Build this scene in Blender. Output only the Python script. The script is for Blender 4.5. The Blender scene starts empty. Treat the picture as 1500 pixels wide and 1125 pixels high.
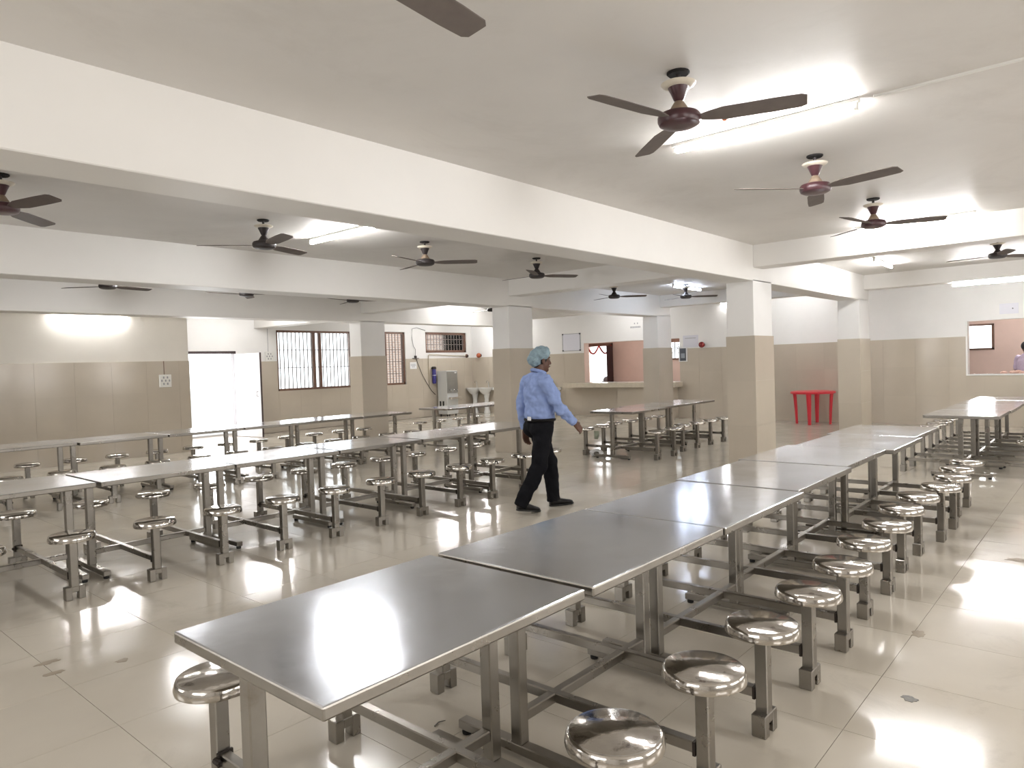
import bpy, bmesh, math, random
from mathutils import Vector, Matrix

random.seed(7)
S = bpy.context.scene
COL = S.collection
PI = math.pi

# ------------------------------------------------------------------ camera
# world: X runs along the rows of tables (away to the right), Y to the left, Z up
EYE = Vector((0.0, 0.0, 1.485))
FPX, YAW, PIT, ROL = 1031.5, 0.7157, 0.02658, -0.03156
fw = Vector((math.cos(YAW) * math.cos(PIT), math.sin(YAW) * math.cos(PIT), -math.sin(PIT)))
rt = fw.cross(Vector((0, 0, 1))).normalized()
up = rt.cross(fw)
c_, s_ = math.cos(ROL), math.sin(ROL)
r2 = c_ * rt + s_ * up
u2 = -s_ * rt + c_ * up
cam_d = bpy.data.cameras.new('camera')
cam_d.sensor_width = 36.0
cam_d.lens = FPX / 1500.0 * 36.0
cam_d.clip_start = 0.05
cam_d.clip_end = 200
cam = bpy.data.objects.new('camera', cam_d)
COL.objects.link(cam)
cam.matrix_world = Matrix((
    (r2.x, u2.x, -fw.x, EYE.x),
    (r2.y, u2.y, -fw.y, EYE.y),
    (r2.z, u2.z, -fw.z, EYE.z),
    (0, 0, 0, 1)))
S.camera = cam

# ------------------------------------------------------------------ world, daylight, exposure
S.view_settings.view_transform = 'Standard'
S.view_settings.look = 'None'
S.view_settings.gamma = 1.0
S.view_settings.use_curve_mapping = False
S.view_settings.exposure = 0.12
w = bpy.data.worlds.new('sky')
S.world = w
w.use_nodes = True
bgn = w.node_tree.nodes['Background']
bgn.inputs['Color'].default_value = (0.93, 0.97, 1.0, 1)
bgn.inputs['Strength'].default_value = 2.4

def area(name, loc, rot, sx, sy, power, col=(1, 1, 1)):
    d = bpy.data.lights.new(name, 'AREA')
    d.shape = 'RECTANGLE'
    d.size, d.size_y = sx, sy
    d.energy = power
    d.color = col
    o = bpy.data.objects.new(name, d)
    COL.objects.link(o)
    o.location = loc
    o.rotation_euler = rot
    return o

# daylight entering by the windows of the hall (right-hand wall and wall behind the photographer)
RW = [(-0.6, 1.8), (3.0, 5.4), (6.6, 9.0), (10.4, 12.8)]     # windows in the right wall: x ranges
RY = -3.4
for i, (a, b) in enumerate(RW):
    area('window_daylight', ((a + b) / 2, RY - 0.3, 1.75), (PI / 2, 0, 0), b - a, 1.5, 56, (1.0, 0.935, 0.885))
area('window_daylight', (-2.8, 1.4, 1.75), (PI / 2, 0, -PI / 2), 2.4, 1.5, 36, (1.0, 0.935, 0.885))
area('window_daylight', (-2.8, 6.2, 1.75), (PI / 2, 0, -PI / 2), 2.4, 1.5, 36, (1.0, 0.935, 0.885))
area('window_daylight', (10.6, 16.45, 1.8), (PI / 2, 0, PI), 2.2, 1.5, 30, (0.97, 0.98, 1.0))
area('window_daylight', (7.75, 16.5, 1.05), (PI / 2, 0, PI), 1.1, 1.9, 70, (0.97, 0.98, 1.0))

area('window_daylight', (19.9, 13.1, 1.1), (PI / 2, 0, PI / 2), 0.9, 1.8, 60)
area('window_daylight', (19.9, 2.8, 1.8), (PI / 2, 0, PI / 2), 1.0, 0.55, 45)
TUBE = 150.0        # brightness of the fluorescent tubes

# ------------------------------------------------------------------ materials
MATS = {}
def mat(name, col, rough=0.5, metal=0.0, var=0.0, vscale=3.0, bump=0.0, bscale=40.0, rvar=0.0, rscale=4.0,
        spec=0.5, rand=0.0, stretch=None, emit=None, estr=0.0, alpha=None, coat=0.0, stain=None, stscale=1.5, stth=(0.55, 0.75)):
    m = bpy.data.materials.new(name)
    m.use_nodes = True
    nt = m.node_tree
    N, L = nt.nodes, nt.links
    p = N['Principled BSDF']
    p.inputs['Base Color'].default_value = (*col, 1)
    p.inputs['Roughness'].default_value = rough
    p.inputs['Metallic'].default_value = metal
    p.inputs['Specular IOR Level'].default_value = spec
    if coat:
        p.inputs['Coat Weight'].default_value = coat
        p.inputs['Coat Roughness'].default_value = 0.05
    geo = N.new('ShaderNodeNewGeometry')
    vec = geo.outputs['Position']
    if stretch:
        mp = N.new('ShaderNodeMapping')
        mp.inputs['Scale'].default_value = stretch
        L.new(vec, mp.inputs['Vector'])
        vec = mp.outputs['Vector']
    colout = None
    if var > 0:
        n = N.new('ShaderNodeTexNoise')
        n.inputs['Scale'].default_value = vscale
        n.inputs['Detail'].default_value = 5
        n.inputs['Roughness'].default_value = 0.6
        L.new(vec, n.inputs['Vector'])
        r = N.new('ShaderNodeValToRGB')
        r.color_ramp.elements[0].position = 0.3
        r.color_ramp.elements[1].position = 0.7
        lo = tuple(max(0, c * (1 - var)) for c in col)
        hi = tuple(min(1, c * (1 + var * 0.6)) for c in col)
        r.color_ramp.elements[0].color = (*lo, 1)
        r.color_ramp.elements[1].color = (*hi, 1)
        L.new(n.outputs['Fac'], r.inputs['Fac'])
        colout = r.outputs['Color']
    if stain:
        n = N.new('ShaderNodeTexNoise')
        n.inputs['Scale'].default_value = stscale
        n.inputs['Detail'].default_value = 7
        n.inputs['Roughness'].default_value = 0.7
        n.inputs['Distortion'].default_value = 0.6
        L.new(vec, n.inputs['Vector'])
        r = N.new('ShaderNodeMapRange')
        r.inputs['From Min'].default_value = stth[0]
        r.inputs['From Max'].default_value = stth[1]
        r.inputs['To Max'].default_value = 1.0
        L.new(n.outputs['Fac'], r.inputs['Value'])
        mx = N.new('ShaderNodeMix')
        mx.data_type = 'RGBA'
        L.new(r.outputs['Result'], mx.inputs['Factor'])
        if colout:
            L.new(colout, mx.inputs['A'])
        else:
            mx.inputs['A'].default_value = (*col, 1)
        mx.inputs['B'].default_value = (*stain, 1)
        colout = mx.outputs['Result']
    if rand > 0:
        oi = N.new('ShaderNodeObjectInfo')
        hs = N.new('ShaderNodeHueSaturation')
        mr = N.new('ShaderNodeMapRange')
        mr.inputs['To Min'].default_value = 1 - rand
        mr.inputs['To Max'].default_value = 1 + rand
        L.new(oi.outputs['Random'], mr.inputs['Value'])
        L.new(mr.outputs['Result'], hs.inputs['Value'])
        if colout:
            L.new(colout, hs.inputs['Color'])
        else:
            hs.inputs['Color'].default_value = (*col, 1)
        colout = hs.outputs['Color']
    if colout:
        L.new(colout, p.inputs['Base Color'])
    if rvar > 0:
        n = N.new('ShaderNodeTexNoise')
        n.inputs['Scale'].default_value = rscale
        n.inputs['Detail'].default_value = 6
        n.inputs['Roughness'].default_value = 0.65
        L.new(vec, n.inputs['Vector'])
        r = N.new('ShaderNodeMapRange')
        r.inputs['From Min'].default_value = 0.3
        r.inputs['From Max'].default_value = 0.7
        r.inputs['To Min'].default_value = max(0.02, rough - rvar)
        r.inputs['To Max'].default_value = rough + rvar
        L.new(n.outputs['Fac'], r.inputs['Value'])
        L.new(r.outputs['Result'], p.inputs['Roughness'])
    if bump > 0:
        n = N.new('ShaderNodeTexNoise')
        n.inputs['Scale'].default_value = bscale
        n.inputs['Detail'].default_value = 4
        L.new(vec, n.inputs['Vector'])
        b = N.new('ShaderNodeBump')
        b.inputs['Strength'].default_value = bump
        b.inputs['Distance'].default_value = 0.01
        L.new(n.outputs['Fac'], b.inputs['Height'])
        L.new(b.outputs['Normal'], p.inputs['Normal'])
    if emit:
        p.inputs['Emission Color'].default_value = (*emit, 1)
        p.inputs['Emission Strength'].default_value = estr
    MATS[name] = m
    return m

mat('white_wall', (0.82, 0.81, 0.79), 0.55, var=0.05, vscale=0.8, bump=0.12, bscale=9, rvar=0.06)
mat('cream_wall', (0.80, 0.765, 0.70), 0.5, var=0.05, vscale=0.8, bump=0.1, bscale=9)
mat('ceiling_paint', (0.71, 0.685, 0.65), 0.5, var=0.07, vscale=0.7, bump=0.25, bscale=1.6, stain=(0.59, 0.56, 0.52), stscale=0.9, stth=(0.52, 0.85))
mat('beam_paint', (0.79, 0.77, 0.735), 0.5, var=0.04, vscale=0.8, bump=0.1, bscale=4)
mat('wall_tile', (0.535, 0.475, 0.39), 0.13, var=0.05, vscale=1.2, rand=0.02, rvar=0.04, spec=0.45)
mat('wall_grout', (0.46, 0.415, 0.34), 0.6)
mat('floor_tile', (0.62, 0.57, 0.485), 0.12, var=0.05, vscale=1.5, rand=0.025, rvar=0.07, rscale=2.2, spec=0.55,
    stain=(0.48, 0.435, 0.365), stscale=1.7, stth=(0.56, 0.80))
mat('floor_grout', (0.16, 0.13, 0.10), 0.8)
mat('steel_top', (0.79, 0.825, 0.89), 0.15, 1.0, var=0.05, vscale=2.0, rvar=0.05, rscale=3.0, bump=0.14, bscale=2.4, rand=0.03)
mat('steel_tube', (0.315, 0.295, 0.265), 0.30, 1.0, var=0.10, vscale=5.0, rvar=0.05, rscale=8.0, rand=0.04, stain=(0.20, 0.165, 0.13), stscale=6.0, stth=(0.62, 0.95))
mat('steel_seat', (0.62, 0.62, 0.61), 0.06, 1.0, var=0.06, vscale=8.0, rvar=0.03, rscale=14.0)
mat('steel_rim', (0.54, 0.51, 0.47), 0.12, 1.0, var=0.10, vscale=20.0, bump=0.15, bscale=24.0, stain=(0.10, 0.05, 0.03), stscale=26.0, stth=(0.70, 0.80))
mat('rusty_bolt', (0.035, 0.027, 0.022), 0.6, 0.4)
mat('black_rubber', (0.02, 0.02, 0.02), 0.6)
mat('tube_glow', (1, 1, 1), 0.4, emit=(0.985, 0.98, 0.985), estr=TUBE)
mat('tube_glow_blue', (1, 1, 1), 0.4, emit=(0.70, 0.80, 1.0), estr=TUBE * 0.45)
mat('tube_glow_dim', (1, 1, 1), 0.4, emit=(0.98, 0.98, 1.0), estr=TUBE * 0.45)
mat('white_plastic', (0.80, 0.79, 0.75), 0.35)
mat('cream_plastic', (0.72, 0.66, 0.55), 0.35, var=0.08, vscale=25)
mat('maroon_enamel', (0.060, 0.022, 0.026), 0.3, var=0.15, vscale=30)
mat('dark_enamel', (0.030, 0.023, 0.023), 0.5, var=0.15, vscale=30)
mat('tan_enamel', (0.28, 0.21, 0.15), 0.4, var=0.2, vscale=30)
mat('fan_blade', (0.075, 0.052, 0.045), 0.4, var=0.15, vscale=12)
mat('fan_blade_pale', (0.17, 0.145, 0.13), 0.7, var=0.1, vscale=12, spec=0.15)
mat('hole_shade', (0.01, 0.008, 0.008), 0.9)  # near-black paint for the shade inside the ceiling holes
mat('brown_wood', (0.165, 0.085, 0.055), 0.45, var=0.2, vscale=8)
mat('dark_wood', (0.045, 0.028, 0.028), 0.5)
mat('door_paint', (0.66, 0.63, 0.63), 0.45, var=0.06, vscale=5, stain=(0.50, 0.46, 0.46), stscale=6, stth=(0.6, 0.8))
mat('iron_bar', (0.16, 0.13, 0.12), 0.5)
mat('black_iron', (0.02, 0.018, 0.018), 0.5)
mat('pink_tile', (0.72, 0.54, 0.46), 0.22, var=0.05, vscale=2.0, rand=0.02)
mat('counter_stone', (0.58, 0.52, 0.42), 0.2, var=0.08, vscale=12)
mat('ceramic', (0.80, 0.80, 0.78), 0.1)
mat('chrome', (0.7, 0.7, 0.7), 0.12, 1.0)
mat('cooler_side', (0.66, 0.67, 0.66), 0.35, 0.2)
mat('cooler_front', (0.42, 0.43, 0.43), 0.3, 0.9, var=0.06, vscale=6)
mat('blue_plastic', (0.055, 0.05, 0.25), 0.3)
mat('cable', (0.03, 0.03, 0.032), 0.5)
mat('pipe_cream', (0.62, 0.55, 0.43), 0.4)
mat('orange_ball', (0.42, 0.10, 0.04), 0.25, var=0.2, vscale=30)
mat('red_ball', (0.25, 0.025, 0.025), 0.25, var=0.3, vscale=40)
mat('red_plastic', (0.70, 0.03, 0.05), 0.32)
mat('paper', (0.82, 0.82, 0.82), 0.6)
mat('paper_lilac', (0.70, 0.70, 0.76), 0.4)
mat('ink', (0.05, 0.05, 0.06), 0.6)
mat('grey_ink', (0.35, 0.35, 0.37), 0.6)
mat('board_dark', (0.07, 0.08, 0.10), 0.3)
mat('board_grey', (0.30, 0.33, 0.38), 0.4)
mat('skin', (0.115, 0.055, 0.036), 0.5, var=0.08, vscale=14, spec=0.4)
mat('shirt_blue', (0.25, 0.33, 0.58), 0.75, spec=0.2, var=0.06, vscale=6, bump=0.25, bscale=22)
mat('trouser_black', (0.008, 0.008, 0.010), 0.8, spec=0.08, bump=0.3, bscale=25)
mat('shoe_black', (0.012, 0.011, 0.011), 0.4, spec=0.25)
mat('hair_net', (0.225, 0.315, 0.36), 0.7, var=0.35, vscale=18, bump=0.8, bscale=40)
mat('hair_black', (0.012, 0.010, 0.010), 0.7, bump=0.6, bscale=90)
mat('lavender_cloth', (0.68, 0.56, 0.72), 0.8, var=0.08, vscale=7)
mat('eye_white', (0.25, 0.22, 0.2), 0.5)
mat('lip', (0.13, 0.045, 0.04), 0.5)
mat('belt', (0.010, 0.009, 0.009), 0.6, spec=0.1)
mat('garland', (0.40, 0.03, 0.02), 0.7, var=0.4, vscale=40, bump=0.8, bscale=60)
mat('curtain', (0.055, 0.022, 0.020), 0.8)
mat('dough', (0.66, 0.42, 0.34), 0.7, var=0.1, vscale=20)
mat('plaster_out', (0.62, 0.44, 0.36), 0.9, var=0.2, vscale=3.0)
mat('concrete', (0.55, 0.54, 0.52), 0.9, var=0.1, vscale=2)
mat('stain_tan', (0.34, 0.285, 0.215), 0.5, var=0.1, vscale=9)
mat('stain_dark', (0.14, 0.125, 0.105), 0.4, var=0.5, vscale=60)
mat('cloth_green', (0.33, 0.36, 0.28), 0.9)
mat('cloth_grey', (0.10, 0.10, 0.11), 0.9, var=0.3, vscale=20)

def brick_mat():
    m = bpy.data.materials.new('brick_wall')
    m.use_nodes = True
    N, L = m.node_tree.nodes, m.node_tree.links
    b = N.new('ShaderNodeTexBrick')
    b.inputs['Scale'].default_value = 1.0
    b.inputs['Color1'].default_value = (0.50, 0.34, 0.27, 1)
    b.inputs['Color2'].default_value = (0.60, 0.44, 0.36, 1)
    b.inputs['Mortar'].default_value = (0.66, 0.58, 0.52, 1)
    b.inputs['Brick Width'].default_value = 0.23
    b.inputs['Row Height'].default_value = 0.09
    b.inputs['Mortar Size'].default_value = 0.012
    mp = N.new('ShaderNodeMapping')
    mp.inputs['Rotation'].default_value = (PI / 2, 0, 0)
    g = N.new('ShaderNodeNewGeometry')
    L.new(g.outputs['Position'], mp.inputs['Vector'])
    L.new(mp.outputs['Vector'], b.inputs['Vector'])
    L.new(b.outputs['Color'], N['Principled BSDF'].inputs['Base Color'])
    N['Principled BSDF'].inputs['Roughness'].default_value = 0.9
    MATS['brick_wall'] = m
brick_mat()

def glass_mat():
    m = bpy.data.materials.new('window_glass')
    m.use_nodes = True
    N, L = m.node_tree.nodes, m.node_tree.links
    N.remove(N['Principled BSDF'])
    t = N.new('ShaderNodeBsdfTransparent')
    t.inputs['Color'].default_value = (0.97, 0.98, 0.98, 1)
    g = N.new('ShaderNodeBsdfGlossy')
    g.inputs['Roughness'].default_value = 0.03
    f = N.new('ShaderNodeFresnel')
    f.inputs['IOR'].default_value = 1.45
    x = N.new('ShaderNodeMixShader')
    L.new(f.outputs['Fac'], x.inputs['Fac'])
    L.new(t.outputs['BSDF'], x.inputs[1])
    L.new(g.outputs['BSDF'], x.inputs[2])
    L.new(x.outputs['Shader'], N['Material Output'].inputs['Surface'])
    MATS['window_glass'] = m
glass_mat()

# ------------------------------------------------------------------ mesh helpers
class MB:
    def __init__(self):
        self.v, self.f = [], []
    def box(self, x0, x1, y0, y1, z0, z1):
        n = len(self.v)
        x0, x1 = sorted((x0, x1)); y0, y1 = sorted((y0, y1)); z0, z1 = sorted((z0, z1))
        self.v += [(x0, y0, z0), (x1, y0, z0), (x1, y1, z0), (x0, y1, z0), (x0, y0, z1), (x1, y0, z1), (x1, y1, z1), (x0, y1, z1)]
        for q in ((3, 2, 1, 0), (4, 5, 6, 7), (0, 1, 5, 4), (1, 2, 6, 5), (2, 3, 7, 6), (3, 0, 4, 7)):
            self.f.append(tuple(n + i for i in q))
        return self
    def lathe(self, prof, seg=24, c=(0, 0, 0), axis='z', wob=0.0):
        n = len(self.v)
        for k, (r, z) in enumerate(prof):
            for i in range(seg):
                a = 2 * PI * i / seg
                rr = r * (1 + wob * math.sin(a * 11 + 0.7 * k)) if wob else r
                p = (rr * math.cos(a), rr * math.sin(a), z)
                if axis == 'x':
                    p = (p[2], p[0], p[1])
                elif axis == 'y':
                    p = (p[1], p[2], p[0])
                self.v.append((p[0] + c[0], p[1] + c[1], p[2] + c[2]))
        m = len(prof)
        for k in range(m - 1):
            for i in range(seg):
                j = (i + 1) % seg
                self.f.append((n + k * seg + i, n + k * seg + j, n + (k + 1) * seg + j, n + (k + 1) * seg + i))
        self.f.append(tuple(n + i for i in reversed(range(seg))))
        self.f.append(tuple(n + (m - 1) * seg + i for i in range(seg)))
        return self
    def tube(self, pts, r, seg=8):
        pts = [Vector(p) for p in pts]
        rs = r if isinstance(r, (list, tuple)) else [r] * len(pts)
        n = len(self.v)
        ref = Vector((0, 0, 1))
        for k, p in enumerate(pts):
            if k == 0: d = pts[1] - p
            elif k == len(pts) - 1: d = p - pts[k - 1]
            else: d = pts[k + 1] - pts[k - 1]
            d.normalize()
            rf = ref if abs(d.dot(ref)) < 0.95 else Vector((1, 0, 0))
            a = d.cross(rf).normalized()
            b = d.cross(a).normalized()
            for i in range(seg):
                t = 2 * PI * i / seg
                q = p + (a * math.cos(t) + b * math.sin(t)) * rs[k]
                self.v.append(tuple(q))
        for k in range(len(pts) - 1):
            for i in range(seg):
                j = (i + 1) % seg
                self.f.append((n + k * seg + i, n + (k + 1) * seg + i, n + (k + 1) * seg + j, n + k * seg + j))
        self.f.append(tuple(n + i for i in range(seg)))
        self.f.append(tuple(n + (len(pts) - 1) * seg + i for i in reversed(range(seg))))
        return self
    def ball(self, c, rx, ry, rz, seg=16, rings=10, rot=None):
        n = len(self.v)
        c = Vector(c)
        def P(v):
            v = Vector(v)
            if rot is not None: v = rot @ v
            return tuple(c + v)
        self.v.append(P((0, 0, -rz)))
        for k in range(1, rings):
            ph = -PI / 2 + PI * k / rings
            for i in range(seg):
                a = 2 * PI * i / seg
                self.v.append(P((rx * math.cos(ph) * math.cos(a), ry * math.cos(ph) * math.sin(a), rz * math.sin(ph))))
        self.v.append(P((0, 0, rz)))
        top = len(self.v) - 1
        for i in range(seg):
            self.f.append((n, n + 1 + (i + 1) % seg, n + 1 + i))
        for k in range(rings - 2):
            for i in range(seg):
                j = (i + 1) % seg
                a = n + 1 + k * seg
                self.f.append((a + i, a + j, a + seg + j, a + seg + i))
        a = n + 1 + (rings - 2) * seg
        for i in range(seg):
            self.f.append((a + i, a + (i + 1) % seg, top))
        return self
    def loft(self, rings, seg=20):
        # rings: (center, rx, ry, matrix or None) elliptical sections
        n = len(self.v)
        for c, rx, ry, R in rings:
            c = Vector(c)
            for i in range(seg):
                a = 2 * PI * i / seg
                v = Vector((rx * math.cos(a), ry * math.sin(a), 0))
                if R is not None: v = R @ v
                self.v.append(tuple(c + v))
        for k in range(len(rings) - 1):
            for i in range(seg):
                j = (i + 1) % seg
                self.f.append((n + k * seg + i, n + k * seg + j, n + (k + 1) * seg + j, n + (k + 1) * seg + i))
        self.f.append(tuple(n + i for i in reversed(range(seg))))
        self.f.append(tuple(n + (len(rings) - 1) * seg + i for i in range(seg)))
        return self
    def capsule(self, p0, r0, p1, r1, seg=14):
        p0, p1 = Vector(p0), Vector(p1)
        self.ball(p0, r0, r0, r0, seg, 8)
        self.ball(p1, r1, r1, r1, seg, 8)
        self.tube([p0, p1], [r0, r1], seg)
        return self
    def mesh(self, name, material=None, smooth=False, bevel=0.0, bseg=2):
        me = bpy.data.meshes.new(name)
        me.from_pydata(self.v, [], self.f)
        bm = bmesh.new()
        bm.from_mesh(me)
        if bevel:
            bmesh.ops.bevel(bm, geom=bm.edges[:], offset=bevel, segments=bseg, profile=0.5, affect='EDGES')
        bmesh.ops.recalc_face_normals(bm, faces=bm.faces[:])
        bm.to_mesh(me)
        bm.free()
        if smooth:
            for p in me.polygons: p.use_smooth = True
            if smooth == 'auto':
                me.set_sharp_from_angle(angle=math.radians(38))
        if material: me.materials.append(MATS[material])
        me.update()
        return me

def place(name, me, parent=None, loc=(0, 0, 0), rot=(0, 0, 0), scale=(1, 1, 1)):
    o = bpy.data.objects.new(name, me)
    COL.objects.link(o)
    o.location, o.rotation_euler, o.scale = loc, rot, scale
    if parent: o.parent = parent
    return o
def tag(o, label=None, cat=None, group=None, kind=None):
    if label: o['label'] = label
    if cat: o['category'] = cat
    if group: o['group'] = group
    if kind: o['kind'] = kind
    return o
def thing(name, label, cat, loc=(0, 0, 0), rz=0.0, group=None):
    o = bpy.data.objects.new(name, None)
    o.empty_display_size = 0.05
    COL.objects.link(o)
    o.location = loc
    o.rotation_euler = (0, 0, rz)
    return tag(o, label, cat, group)
def struct(name, me, label, cat, **k):
    return tag(place(name, me, **k), label, cat, kind='structure')

UNIT = {}
def unit(material):
    if material not in UNIT:
        UNIT[material] = MB().box(-.5, .5, -.5, .5, -.5, .5).mesh('block_' + material, material)
    return UNIT[material]
def block(name, material, parent, x0, x1, y0, y1, z0, z1):
    return place(name, unit(material), parent, ((x0 + x1) / 2, (y0 + y1) / 2, (z0 + z1) / 2), (0, 0, 0), (abs(x1 - x0), abs(y1 - y0), abs(z1 - z0)))

def cut(rects, hole):
    out = []
    hx0, hx1, hz0, hz1 = hole
    for x0, x1, z0, z1 in rects:
        if hx1 <= x0 or hx0 >= x1 or hz1 <= z0 or hz0 >= z1:
            out.append((x0, x1, z0, z1)); continue
        if hx0 > x0: out.append((x0, hx0, z0, z1))
        if hx1 < x1: out.append((hx1, x1, z0, z1))
        a, b = max(x0, hx0), min(x1, hx1)
        if hz0 > z0: out.append((a, b, z0, hz0))
        if hz1 < z1: out.append((a, b, hz1, z1))
    return out

ORD = ['first', 'second', 'third', 'fourth', 'fifth', 'sixth', 'seventh', 'eighth']
# ------------------------------------------------------------------ the hall: sizes
CEIL = 2.94
BB = 2.48            # underside of main beams
CB = 2.655           # underside of cross beams
DADO = 1.773
XB, XF = -2.5, 16.45
YL1, YL2, XSTEP = 13.80, 16.0, 6.26
TT = 0.012           # tile thickness
JG = 0.0015          # half joint

def wall_along_x(name, label, y, th, x0, x1, z1, holes, material='white_wall'):
    # inner face at y, thickness th (signed, away from the hall)
    m = MB()
    rects = [(x0, x1, 0.0, z1)]
    for h in holes: rects = cut(rects, h)
    for a, b, c, d in rects: m.box(a, b, y, y + th, c, d)
    return struct(name, m.mesh(name, material), label, 'wall')
def wall_along_y(name, label, x, th, y0, y1, z1, holes, material='white_wall'):
    m = MB()
    rects = [(y0, y1, 0.0, z1)]
    for h in holes: rects = cut(rects, h)
    for a, b, c, d in rects: m.box(x, x + th, a, b, c, d)
    return struct(name, m.mesh(name, material), label, 'wall')

def dado_rects(a, b, holes, start, wdt=0.60):
    rr = []
    k = math.floor((a - start) / wdt)
    x = start + k * wdt
    while x < b - 1e-4:
        for r in range(3):
            z0, z1 = r * DADO / 3, (r + 1) * DADO / 3
            p = [(max(x, a), min(x + wdt, b), z0, z1)]
            for h in holes: p = cut(p, h)
            rr += p
        x += wdt
    return [q for q in rr if q[1] - q[0] > 0.012 and q[3] - q[2] > 0.012]
def dado_x(parent, y, sgn, a, b, holes=(), start=0.0):
    bk = [(a, b, 0.0, DADO - 0.002)]
    for h in holes: bk = cut(bk, h)
    mb_ = MB()
    for x0, x1, z0, z1 in bk: mb_.box(x0, x1, y + sgn * 0.0006, y + sgn * (TT - 0.003), z0, z1)
    place('tile_bed', mb_.mesh('tile_bed', 'wall_grout'), parent)
    for x0, x1, z0, z1 in dado_rects(a, b, holes, start):
        block('wall_tile', 'wall_tile', parent, x0 + JG, x1 - JG, y, y + sgn * TT, z0 + JG, z1 - JG)
def dado_y(parent, x, sgn, a, b, holes=(), start=0.0):
    bk = [(a, b, 0.0, DADO - 0.002)]
    for h in holes: bk = cut(bk, h)
    mb_ = MB()
    for y0, y1, z0, z1 in bk: mb_.box(x + sgn * 0.0006, x + sgn * (TT - 0.003), y0, y1, z0, z1)
    place('tile_bed', mb_.mesh('tile_bed', 'wall_grout'), parent)
    for y0, y1, z0, z1 in dado_rects(a, b, holes, start):
        block('wall_tile', 'wall_tile', parent, x, x + sgn * TT, y0 + JG, y1 - JG, z0 + JG, z1 - JG)

# ------------------------------------------------------------------ floor with its tiles
fl = struct('floor', MB().box(XB - 0.3, 20.4, RY - 0.3, 17.0, -0.15, -0.003).mesh('floor', 'floor_grout'), 'beige glossy tiled floor of the dining hall', 'floor')
def project(x, y, z):
    d = Vector((x, y, z)) - EYE
    zc = d.dot(fw)
    if zc < 0.05: return None
    return 750 + FPX * d.dot(r2) / zc, 562.5 - FPX * d.dot(u2) / zc, zc
cells = []
TS = 0.60
for i in range(-5, 34):
    for j in range(-6, 28):
        x0, y0 = 0.51 + TS * i, 0.25 + TS * j
        if x0 < XB - 0.3 or y0 < RY - 0.3 or x0 + TS > XF + 0.3 or y0 + TS > YL2 + 0.3: continue
        if y0 > YL1 and x0 + TS < XSTEP - 0.3: continue
        p = project(x0 + TS / 2, y0 + TS / 2, 0)
        s = 0.0
        if p and -60 < p[0] < 1560 and 500 < p[1] < 1190:
            s = 1.0 / p[2]
        cells.append((s, x0, y0))
cells.sort(reverse=True)
tile_me = MB().box(0.0012, TS - 0.0012, 0.0012, TS - 0.0012, -0.010, 0.0).mesh('floor_tile', 'floor_tile')
for s, x0, y0 in cells[:300]:
    place('floor_tile', tile_me, fl, (x0, y0, 0))
rest = MB()
for s, x0, y0 in cells[300:]:
    rest.box(x0 + 0.0012, x0 + TS - 0.0012, y0 + 0.0012, y0 + TS - 0.0012, -0.010, 0.0)
tag(place('far_floor_tiles', rest.mesh('far_floor_tiles', 'floor_tile'), fl), kind='stuff')

# ------------------------------------------------------------------ ceiling and beams
struct('ceiling', MB().box(XB - 0.2, 20.2, RY - 0.2, 16.3, CEIL, CEIL + 0.2).mesh('ceiling', 'ceiling_paint'), 'flat white plastered ceiling stained greyish between the beams', 'ceiling')
YA0, YA1 = 3.615, 3.98
YB0, YB1 = 7.83, 8.20
YD0, YD1 = 11.90, 12.28
X10, X11 = 8.97, 9.60
X20, X21 = 13.80, 14.45
def beam(label, x0, x1, y0, y1, z0):
    return struct('ceiling_beam', MB().box(x0, x1, y0, y1, z0, CEIL + 0.05).mesh('ceiling_beam', 'beam_paint', bevel=0.006, bseg=1), label, 'beam')
beam('long white ceiling beam running from the top left corner to the nearest column', XB, 14.45, YA0, YA1, BB)
beam('long white ceiling beam over the second row of tables, behind the big near beam', XB, 14.60, YB0, YB1, BB)
beam('farthest long white ceiling beam in front of the left-hand tube-lit wall', XB, 14.60, YD0, YD1, BB)
beam('shallow white cross beam from the nearest column out of the right edge', X10 + 0.02, X10 + 0.34, RY, YA0, CB)
beam('shallow white cross beam between the nearest column and the column behind the man', X10 + 0.02, X10 + 0.34, YA1, YB0, CB)
beam('white cross beam left of the column behind the man', X10 + 0.02, X10 + 0.34, YB1, YD0, CB)
beam('white cross beam between the pillar by the barred window and the window wall', X10 - 0.08, X10 + 0.30, YD1, YL2, 2.58)
beam('far shallow cross beam above the right-hand serving hatch with a tube light under it', 14.15, 14.45, RY, YA0, 2.675)
beam('far cross beam between the two pillars near the serving counter', 14.15, 14.45, YA1, YB0, 2.675)
beam('far cross beam left of the pillar at the serving counter', 14.15, 14.45, YB1, YD0, 2.675)

# ------------------------------------------------------------------ columns with tiled lower part
def column(label, x0, x1, y0, y1, top=BB):
    o = struct('column', MB().box(x0, x1, y0, y1, 0, top + 0.02).mesh('column', 'white_wall', bevel=0.004, bseg=1), label, 'column')
    place('tile_bed', MB().box(x0 - TT + 0.003, x1 + TT - 0.003, y0 - TT + 0.003, y1 + TT - 0.003, 0, DADO - 0.002).mesh('tile_bed', 'wall_grout'), o)
    for r in range(3):
        z0, z1 = r * DADO / 3 + JG, (r + 1) * DADO / 3 - JG
        block('wall_tile', 'wall_tile', o, x0 - TT, x0, y0 - TT, y1 + TT, z0, z1)
        block('wall_tile', 'wall_tile', o, x1, x1 + TT, y0 - TT, y1 + TT, z0, z1)
        block('wall_tile', 'wall_tile', o, x0 + JG, x1 - JG, y0 - TT, y0, z0, z1)
        block('wall_tile', 'wall_tile', o, x0 + JG, x1 - JG, y1, y1 + TT, z0, z1)
    return o
column('nearest thick column with beige tiled lower half, left of the red table', X10, X11, YA0, YA1)
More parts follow.
